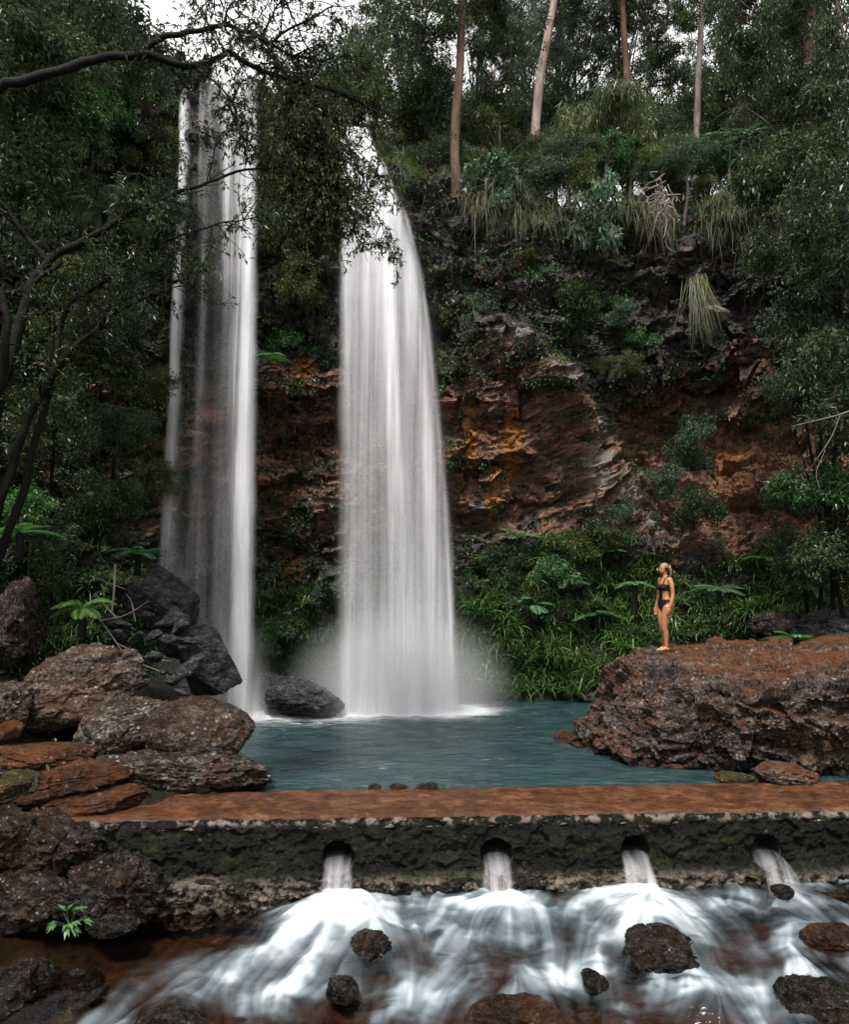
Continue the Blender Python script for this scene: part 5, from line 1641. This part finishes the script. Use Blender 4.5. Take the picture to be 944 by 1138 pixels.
def strap(px, py, s, label, group, bv=None, meshes=SM, dz=0):
    h_, n_ = hit(px, py, bv)
    if h_ is None:
        return
    o = link('strap_leaf_plant', meshes[rv.integers(len(meshes))], None, h_ + np.array([0, -.05, dz]))
    o.scale = (s, s, s * rv.uniform(.85, 1.15))
    o.rotation_euler = (rv.normal() * .1 + .12, rv.normal() * .1, rv.uniform(0, 6.28))
    tag(o, label, 'plant', group)


for k in range(150):
    px, py = rv.uniform(512, 730), rv.uniform(600, 772)
    if py < 600 + 60 * rv.random() ** 2 and px < 600:
        continue
    front = py > 725
    strap(px, py, rv.uniform(1.0, 1.5) if not front else rv.uniform(1.0, 1.35), 'arching strap leaved plant on the bank between the right waterfall and the big ledge', 'strap leaved plants on the far bank')
for k in range(58):
    strap(rv.uniform(735, 935), rv.uniform(620, 712), rv.uniform(.9, 1.4), 'dark strap leaved plant on the slope behind the big ledge', 'strap leaved plants behind the big ledge')
for k in range(22):
    strap(rv.uniform(292, 345), rv.uniform(640, 735), rv.uniform(.6, .95), 'strap leaved plant at the foot of the cliff between the waterfalls', 'strap leaved plants between the falls')
for k in range(52):
    px, py = rv.uniform(0, 125), rv.uniform(585, 725)
    strap(px, py, rv.uniform(.6, 1.0), 'dark strap leaved plant on the left bank above the boulders', 'strap leaved plants on the left bank')
for px, py, lab in [(575, 765, 'bright strap leaved clump at the water edge, left of the pair'), (548, 762, 'bright strap leaved clump nearest the right waterfall at the water edge'), (610, 765, 'bright strap leaved clump at the water edge near the middle of the bank'), (668, 755, 'bright strap leaved clump at the water edge beside the big ledge'), (560, 715, 'soft green clump on the slope right of the waterfall foot')]:
    strap(px, py, 1.15, lab, None, meshes=GM)
# soft ground cover on the bank
rng = np.random.default_rng(61)
pr = (area * vis * sstep(3.4, 2.4, Pg[..., 2]) * (Pg[..., 1] > 14)).ravel()
pr /= pr.sum()
k = rng.choice(NU * NV, 26000, p=pr)
P = Vg.reshape(-1, 3)[k]
D = np.stack([rng.normal(size=26000) * .5, -.4 + rng.normal(size=26000) * .4, .8 + 0 * P[:, 0]], 1)
mb = MB()
blades(mb, P, D, .5 * rng.uniform(.5, 1.3, 26000), .026, rng.uniform(.3, .9, 26000), rng.random(26000) * .95, 4)
tag(mb.obj('bank_grass', M['leaf_strap'], smooth=False), 'grassy ground cover on the damp banks', 'ground cover', None, 'stuff')


# --- ferns
def fern(name, loc, nf, L, label, cat='fern', trunk=0.0, seed=0, mat='leaf_fern', tilt=(.15, .6), droop=.45, pin=.16, spread=6.28, az0=0):
    rng = np.random.default_rng(seed)
    root = empty(name, loc, label, cat)
    if trunk:
        b = MB()
        tube(b, smooth_path([(0, 0, -.3), (.03, 0, trunk * .5), (0, 0, trunk)], 10), np.linspace(.07, .055, 10), 9, rough=.4)
        b.obj('trunk', M['bark_dark'], root)
    for i in range(nf):
        mb = MB()
        a = az0 + spread * (i + rng.random() * .6) / nf
        el = rng.uniform(*tilt)
        d0 = np.array([math.cos(a) * math.cos(el), math.sin(a) * math.cos(el), math.sin(el)])
        l = L * rng.uniform(.8, 1.15)
        t = np.linspace(0, 1, 30)
        c = d0 * (l * t)[:, None] - np.array([0, 0, 1.0]) * (droop * l * t * t)[:, None] + np.array([0, 0, trunk])
        tube(mb, c, np.linspace(.008, .003, 30), 4, .2)
        tg = unit(np.gradient(c, axis=0))
        sd_ = unit(np.cross(tg, np.array([0, 0, 1.0])))
        up = np.cross(sd_, tg)
        for s in (-1, 1):
            pl = pin * L * np.sin(np.clip(t, .03, 1) * math.pi * .93) ** .7
            n_ = 30
            Dp = sd_ * s + tg * .45 - np.array([0, 0, .15])
            leaves(mb, c, Dp, up, pl * 1.5, np.full(n_, l * .026), rng.random(n_) * .5 + .35, .1, .2)
        mb.obj('frond', M[mat], root, smooth=False)
    return root


h, n = hit(705, 668)
fern('tree_fern', at(705, 668, 17.4), 10, .45, 'small tree fern with flat bright fronds just left of the woman', 'fern', .42, 3, tilt=(.05, .35), droop=.3)
fern('fern', at(152, 625, 16.9), 9, .75, 'bright green fern above the tilted black slab at the left', 'fern', .15, 4, tilt=(.4, 1.0), droop=.55)
fern('fern', hit(795, 672)[0] + np.array([0, -.2, .15]), 10, .8, 'pale spreading fern behind the woman, right of her', 'fern', .3, 5, tilt=(.1, .5), droop=.35)
fern('fern', at(885, 715, 16.2), 9, .8, 'fresh green fern leaning on the mossy rock behind the big ledge', 'fern', .05, 6, mat='leaf_bright', tilt=(.4, .9))
fern('fern', hit(625, 660)[0] + np.array([0, -.2, .15]), 10, .8, 'pale fern on the bank among the strap leaves', 'fern', .2, 7, tilt=(.2, .6))
for k, (px, py, lb) in enumerate([(545, 640, 'fresh fern on the bank nearest the right waterfall'), (590, 690, 'broad fresh fern low on the middle of the far bank'), (660, 700, 'fresh fern on the far bank just left of the big ledge'), (575, 615, 'fern high on the far bank under the cliff'), (668, 632, 'fern on the far bank left of the small tree fern')]):
    fern('fern', hit(px, py)[0] + np.array([0, -.3, .3]), 11, .85, lb, 'fern', .1, 30 + k, mat='leaf_fern' if k % 2 else 'leaf_bright', tilt=(.3, .9), droop=.5)
fern('fern', hit(850, 640)[0] + np.array([0, -.2, .15]), 9, .7, 'dark fern under the trees at the right', 'fern', .3, 8, mat='leaf_bright', tilt=(.2, .6))
fern('fern', at(300, 395, 19.6), 8, .6, 'green fern on the cliff just right of the left waterfall', 'fern', .0, 9, mat='leaf_bright', tilt=(.1, .6))
fern('fern', at(20, 600, 12.6), 8, .7, 'dark fern at the left edge over the lichen boulder', 'fern', .1, 10, mat='leaf_bright', tilt=(.3, .8))
fern('tree_fern', at(115, 260, 14.8), 10, 1.3, 'grey green tree fern with drooping fronds at the left', 'fern', .4, 12, mat='leaf_grey', tilt=(.2, .8), droop=.6)
fern('tree_fern', at(90, 690, 13.6), 9, .75, 'dark fern above the ridged boulder on the left bank', 'fern', .2, 13, mat='leaf_strap', tilt=(.3, .9), droop=.6)

# leaf litter and low growth on the left bank
rng = np.random.default_rng(88)
n = 60000
P = np.stack([rng.uniform(-13.5, -4.3, n), rng.uniform(5, 17, n)], 1)
zb_ = bed_z(P[:, 0], P[:, 1])
keep = (zb_ > -.75) & (fbm(np.stack([P[:, 0], P[:, 1], 0 * zb_], 1) * .7, 3) > -.12)
P = np.concatenate([P, zb_[:, None]], 1)[keep]
n = len(P)
mb = MB()
leaves(mb, P[: n // 2] + [0, 0, .01], rng.normal(size=(n // 2, 3)) * [1, 1, .25], np.array([0, 0, 1.0]) + rng.normal(size=(n // 2, 3)) * .3, .09 * rng.uniform(.5, 1.3, n // 2), .03, rng.random(n // 2))
tag(mb.obj('leaf_litter', M['litter'], smooth=False), 'grey brown leaf litter lying on the left bank', 'leaf litter', None, 'stuff')
mb = MB()
q_ = P[n // 2:]
k_g = fbm(q_ * 1.1 + 5, 3) > -.05
q_ = q_[k_g]
leaves(mb, q_ + rng.normal(size=q_.shape) * .03, rng.normal(size=q_.shape) * .8 + [0, 0, .7], np.array([0, 0, 1.0]) + rng.normal(size=q_.shape) * .4, .11 * rng.uniform(.5, 1.4, len(q_)), .045, rng.random(len(q_)) * .9)
tag(mb.obj('bank_herbs', M['leaf_olive'], smooth=False), 'low olive green herbs covering the left bank', 'ground cover', None, 'stuff')

# leafy seedling on the bank rock, below the weir
root = empty('seedling', at(78, 1030, 9.2), 'small bright leafy plant growing on the dark bank rock below the weir', 'plant')
rng = np.random.default_rng(6)
for k in range(17):
    mb = MB()
    a = rng.uniform(0, 6.28)
    el = rng.uniform(.3, 1.3)
    d = np.array([math.cos(a) * math.cos(el), math.sin(a) * math.cos(el) - .25, math.sin(el)])
    l = rng.uniform(.08, .26)
    tube(mb, smooth_path([(0, 0, 0), d * l * .6, d * l], 5), [.004, .004, .003, .003, .002], 4, .3)
    e = d * l
    leaves(mb, np.repeat(e[None], 2, 0), np.array([d + [0, 0, -.7], d + [.5, 0, -.4]]), np.array([[0, -.5, 1.0], [0, -.4, 1]]), .14, .045, .6, .15, .3)
    mb.obj('leaf', M['leaf_bright'], root, smooth=False)

# --- sticks and litter on the rubble slope
for k, (a, c, r) in enumerate([((105, 660, 15.6), (150, 700, 15.8), .03), ((128, 628, 16), (124, 680, 15.7), .035), ((110, 690, 15.4), (165, 668, 15.9), .022), ((95, 668, 15.3), (140, 730, 15.2), .02), ((130, 715, 15.3), (190, 735, 15.3), .02), ((150, 690, 15.6), (140, 660, 15.8), .018), ((145, 735, 15), (200, 760, 14.9), .02), ((100, 640, 15.8), (140, 655, 15.9), .018)]):
    b = MB()
    A, C = at(*a), at(*c)
    P = smooth_path([A, (A + C) / 2 + rv.normal(size=3) * .06, C], 9)
    tube(b, P, np.linspace(r, r * .5, 9), 7, rough=.25)
    tag(b.obj('stick', M['bark_grey']), 'grey fallen stick lying across the black rubble', 'stick', 'fallen sticks on the rubble')
# hanging vines / thin stems on the cliff
for k in range(34):
    px, py = rv.uniform(480, 860), rv.uniform(240, 420)
    if k > 24:
        px, py = rv.uniform(90, 175), rv.uniform(330, 520)
    h_, n_ = hit(px, py)
    if h_ is None:
        continue
    l = rv.uniform(.8, 2.2)
    b = MB()
    P = np.array([h_ + np.array([rv.normal() * .02 * i, -.25 - .02 * i, -l * i / 5]) for i in range(6)])
    tube(b, smooth_path(P, 16), rv.uniform(.005, .010), 5)
    tag(b.obj('vine', M['bark_dark']), 'thin bare vine hanging down the cliff face' if k <= 24 else 'thin bare vine hanging in the foliage left of the waterfalls', 'vine', 'vines on the cliff' if k <= 24 else 'vines on the left')

# ------------------------------------------------------------------ the woman on the ledge
def cap_loft(mb, C, A, B, ra, rb, sides=20):
    """closed loft of ellipses: centres C, axes A and B, half sizes ra, rb"""
    n = len(C)
    ang = np.linspace(0, 2 * math.pi, sides, endpoint=False)
    v = C[:, None] + A[:, None] * (ra[:, None] * np.cos(ang))[..., None] + B[:, None] * (rb[:, None] * np.sin(ang))[..., None]
    k = np.arange(n * sides).reshape(n, sides)
    k2 = np.roll(k, -1, 1)
    b0 = mb.n
    mb.add(v, np.stack([k[:-1], k2[:-1], k2[1:], k[1:]], -1).reshape(-1, 4))
    for row, c, fl in ((0, C[0], 1), (n - 1, C[-1], 0)):
        i = mb.n
        mb.v.append(np.array([c]))
        mb.t.append(np.array([.5]))
        mb.n += 1
        r0_ = b0 + k[row]
        r1_ = b0 + k2[row]
        mb.f.append(np.stack([np.full(sides, i), r1_, r0_] if fl else [np.full(sides, i), r0_, r1_], 1))


def limb(mb, pts, rad, n=24, flat=1.0):
    P = smooth_path(pts, n)
    r = np.interp(np.linspace(0, 1, n), np.linspace(0, 1, len(rad)), rad)
    t = unit(np.gradient(P, axis=0))
    P = np.vstack([P[0] - t[0] * r[0] * .95, P[0] - t[0] * r[0] * .6, P, P[-1] + t[-1] * r[-1] * .6, P[-1] + t[-1] * r[-1] * .95])
    r = np.concatenate([[r[0] * .3, r[0] * .8], r, [r[-1] * .8, r[-1] * .3]])
    t = unit(np.gradient(P, axis=0))
    a = unit(np.cross(t, np.array([0, .25, 1.0]) if abs(t[:, 2]).mean() < .8 else np.array([0, 1.0, .1])))
    cap_loft(mb, P, a, np.cross(t, a), r, r * flat, 16)


def blobm(mb, c, r):
    v, f = ICO[3]
    mb.add(v * np.array(r) + np.array(c), f)


wb = MB()
sec = np.array([  # z, half width, half depth, forward offset
    (.775, .075, .06, -.005), (.80, .135, .085, -.012), (.86, .172, .108, -.022), (.91, .172, .108, -.022), (.96, .155, .098, -.014), (1.02, .128, .084, -.002), (1.08, .116, .078, .004),
    (1.15, .122, .084, .004), (1.22, .138, .094, .004), (1.29, .146, .092, -.002), (1.35, .152, .078, -.012), (1.395, .128, .06, -.018), (1.43, .065, .048, -.018), (1.45, .045, .042, -.014)])
zi = np.linspace(.775, 1.45, 40)
hw, hd, fo_ = (np.interp(zi, sec[:, 0], sec[:, c]) for c in (1, 2, 3))
one = np.ones(40)[:, None]
cap_loft(wb, np.stack([fo_, 0 * zi, zi], 1), one * np.array([0, 1.0, 0]), one * np.array([-1.0, 0, 0]), hw, hd, 28)
limb(wb, [(-.018, 0, 1.40), (-.008, 0, 1.46), (.008, 0, 1.53)], [.056, .047, .048], 10)
blobm(wb, (.008, 0, 1.592), (.094, .074, .096))
blobm(wb, (.045, 0, 1.545), (.058, .055, .066))
blobm(wb, (.066, 0, 1.508), (.026, .026, .022))
blobm(wb, (.106, 0, 1.562), (.018, .012, .016))
blobm(wb, (.100, 0, 1.580), (.012, .010, .024))
blobm(wb, (.096, 0, 1.531), (.013, .022, .010))
for q in (-1, 1):
    blobm(wb, (-.002, q * .075, 1.572), (.018, .009, .028))
    blobm(wb, (.072, q * .062, 1.225), (.052, .056, .056))
    blobm(wb, (-.078, q * .078, .872), (.078, .084, .092))
    fw = .035 if q > 0 else -.02
    limb(wb, [(-.012, q * .088, .84), (.012 + fw * .5, q * .086, .66), (.018 + fw, q * .072, .47), (-.016 + fw, q * .070, .33), (-.03 + fw, q * .066, .09)], [.098, .084, .056, .054, .033], 34)
    ax = -.03 + fw
    limb(wb, [(ax - .035, q * .066, .038), (ax + .03, q * .068, .05), (ax + .10, q * .072, .030), (ax + .155, q * .076, .020)], [.034, .040, .030, .018], 16, 1.0)
    for j_, (dy, l) in enumerate([(-.024, .038), (-.009, .036), (.004, .030), (.016, .025), (.027, .018)]):
        limb(wb, [(ax + .15, q * (.076 + dy), .016), (ax + .15 + l, q * (.077 + dy * 1.1), .012)], [.012 if j_ == 0 else .0085, .009 if j_ == 0 else .007], 6)
    limb(wb, [(-.014, q * .150, 1.365), (-.025, q * .196, 1.25), (-.035, q * .212, 1.09), (-.005, q * .222, .97), (.03, q * .226, .865)], [.052, .043, .036, .035, .025], 30)
    limb(wb, [(.032, q * .226, .855), (.040, q * .222, .80), (.048, q * .214, .765)], [.024, .034, .034], 10, .5)
    for dx, l in [(-.030, .052), (-.010, .068), (.010, .072), (.029, .064)]:
        b0_ = np.array([.048 + dx, q * .214, .76])
        limb(wb, [b0_, b0_ + np.array([.006, -q * .006, -l * .5]), b0_ + np.array([.010, -q * .022, -l])], [.0095, .009, .007], 8)
    limb(wb, [(.058, q * .216, .825), (.086, q * .205, .795), (.094, q * .196, .755)], [.013, .011, .008], 8)
raw = bpy.data.objects.new('raw', wb.mesh('raw'))
COL.objects.link(raw)
rm = raw.modifiers.new('r', 'REMESH')
rm.mode = 'VOXEL'
rm.voxel_size = .0055
sm_ = raw.modifiers.new('s', 'SMOOTH')
sm_.iterations = 5
sm_.factor = .5
dg = bpy.context.evaluated_depsgraph_get()
dg.update()
body_me = bpy.data.meshes.new_from_object(raw.evaluated_get(dg))
bpy.data.objects.remove(raw)
body_me.name = 'person_body'
nv_ = len(body_me.vertices)
bco = np.empty(nv_ * 3, np.float32)
body_me.vertices.foreach_get('co', bco)
bco = bco.reshape(-1, 3).astype(float)
bno = np.empty(nv_ * 3, np.float32)
body_me.vertices.foreach_get('normal', bno)
bno = bno.reshape(-1, 3).astype(float)
body_me.polygons.foreach_set('use_smooth', np.ones(len(body_me.polygons), bool))
bq = np.array([list(p.vertices) for p in body_me.polygons if len(p.vertices) == 4])
m = NT('sun_tanned_skin')
skin = m.bsdf(m.cramp(m.noise(m.geo(obj=True), 9, 4), [(.35, (.30, .122, .058)), (.65, (.37, .165, .085))]), .38, None, .45)
M['skin'] = m.done(skin)
m = NT('black_swim_fabric')
M['suit'] = m.done(m.bsdf((.005, .005, .006), .75, m.bump(m.noise(m.geo(obj=True), 240, 2), .2, .002), .2))
m = NT('light_brown_hair')
M['hair'] = m.done(m.bsdf(m.cramp(m.noise(m.geo((1, 1, .2), obj=True), 60, 3), [(.35, (.06, .035, .02)), (.7, (.30, .20, .13))]), .5, m.bump(m.noise(m.geo((1, 1, .2), obj=True), 90, 3), .6, .006)))
body_me.materials.clear()
body_me.materials.append(M['skin'])
fx_, fy_ = at(739, 722, 14.7)[:2]
hh = BR.ray_cast(Vector((fx_, fy_, 6)), Vector((0, 0, -1)))
gz_ = max([(BR.ray_cast(Vector((fx_ + a_, fy_ + b_, 6)), Vector((0, 0, -1)))[0] or Vector((0, 0, 1.85))).z for a_, b_ in ((0, 0), (-.1, -.05), (.06, -.08), (-.05, .08))])
person = link('person', body_me, None, (fx_, fy_, gz_ - .012))
person.rotation_euler = (0, 0, math.radians(197))
tag(person, 'tanned woman in a black cut-out swimsuit standing barefoot on the ledge, looking left', 'person')
fc = bco[bq].mean(1)
x, y, z = fc[:, 0], np.abs(fc[:, 1]), fc[:, 2]
trunk_ = y < np.interp(z, [.75, .9, 1.0, 1.1, 1.25, 1.35, 1.45], [.19, .186, .17, .15, .158, .15, .2])
front = x > 0
top = trunk_ & (z > 1.155) & (z < np.where(front, 1.29 - .25 * np.abs(y - .07), 1.26))
strap_ = trunk_ & (y > .068) & (y < .09) & (z > 1.25)
low_ = trunk_ & (z < 1.0 - .1 * y) & (z > np.where(x > -.02, .765 + 1.15 * y, .84 + 1.25 * np.abs(y)))
band = trunk_ & (z > .955) & (z < .99)
mid = trunk_ & front & (y < .05) & (z > .97) & (z < 1.18)
sel = top | strap_ | low_ | band | mid


def skin_patch(name, sel, offv, mat):
    f = bq[sel]
    u, inv = np.unique(f, return_inverse=True)
    mb = MB()
    mb.add(bco[u] + bno[u] * offv[u][:, None], inv.reshape(-1, 4))
    return mb.obj(name, M[mat], person)


skin_patch('swimsuit', sel, np.full(nv_, .006), 'suit')
hs_ = (z > 1.515) & (x < np.interp(z, [1.515, 1.56, 1.60, 1.64, 1.67], [-.045, -.022, .028, .062, .09])) & ~((np.abs(x + .002) < .022) & (y > .07) & (z < 1.60))
o = skin_patch('hair', hs_, .007 + .008 * sstep(.06, -.06, bco[:, 0]), 'hair')
mb = MB()
tube(mb, smooth_path([(-.075, 0, 1.60), (-.115, 0, 1.585), (-.135, .005, 1.53), (-.125, .01, 1.46), (-.105, .012, 1.40)], 18), np.interp(np.linspace(0, 1, 18), [0, .2, .6, 1], [.024, .036, .030, .006]), 12, rough=.35)
mb.obj('ponytail', M['hair'], person)
m = NT('white_flower')
M['flower'] = m.done(m.bsdf((.6, .55, .52), .6))
mb = MB()
rng = np.random.default_rng(2)
leaves(mb, np.repeat(np.array([[-.085, .03, 1.615], [-.10, .03, 1.565]]), 7, 0) + rng.normal(size=(14, 3)) * .004, rng.normal(size=(14, 3)) + [-.4, .8, .2], rng.normal(size=(14, 3)), .034, .022, .5)
mb.obj('hair_flower', M['flower'], person, smooth=False)
m = NT('eye_white')
M['eye'] = m.done(m.bsdf((.03, .02, .015), .2))
m = NT('lip_pink')
M['lip'] = m.done(m.bsdf((.32, .09, .07), .4))
for q in (-1, 1):
    mb = MB()
    blobm(mb, (.088, q * .031, 1.585), (.010, .014, .006))
    mb.obj('eye', M['eye'], person)
mb = MB()
blobm(mb, (.105, 0, 1.531), (.006, .019, .007))
mb.obj('lips', M['lip'], person)
if USE_MIST:
    mist((-.6, 18.4, .5), (3.1, 1.6, 2.4), 1.0, 'white spray drifting at the foot of the right waterfall')
    mist((-5.1, 18.3, 1.0), (1.7, 1.1, 2.2), .4, 'white spray drifting at the foot of the left waterfall')
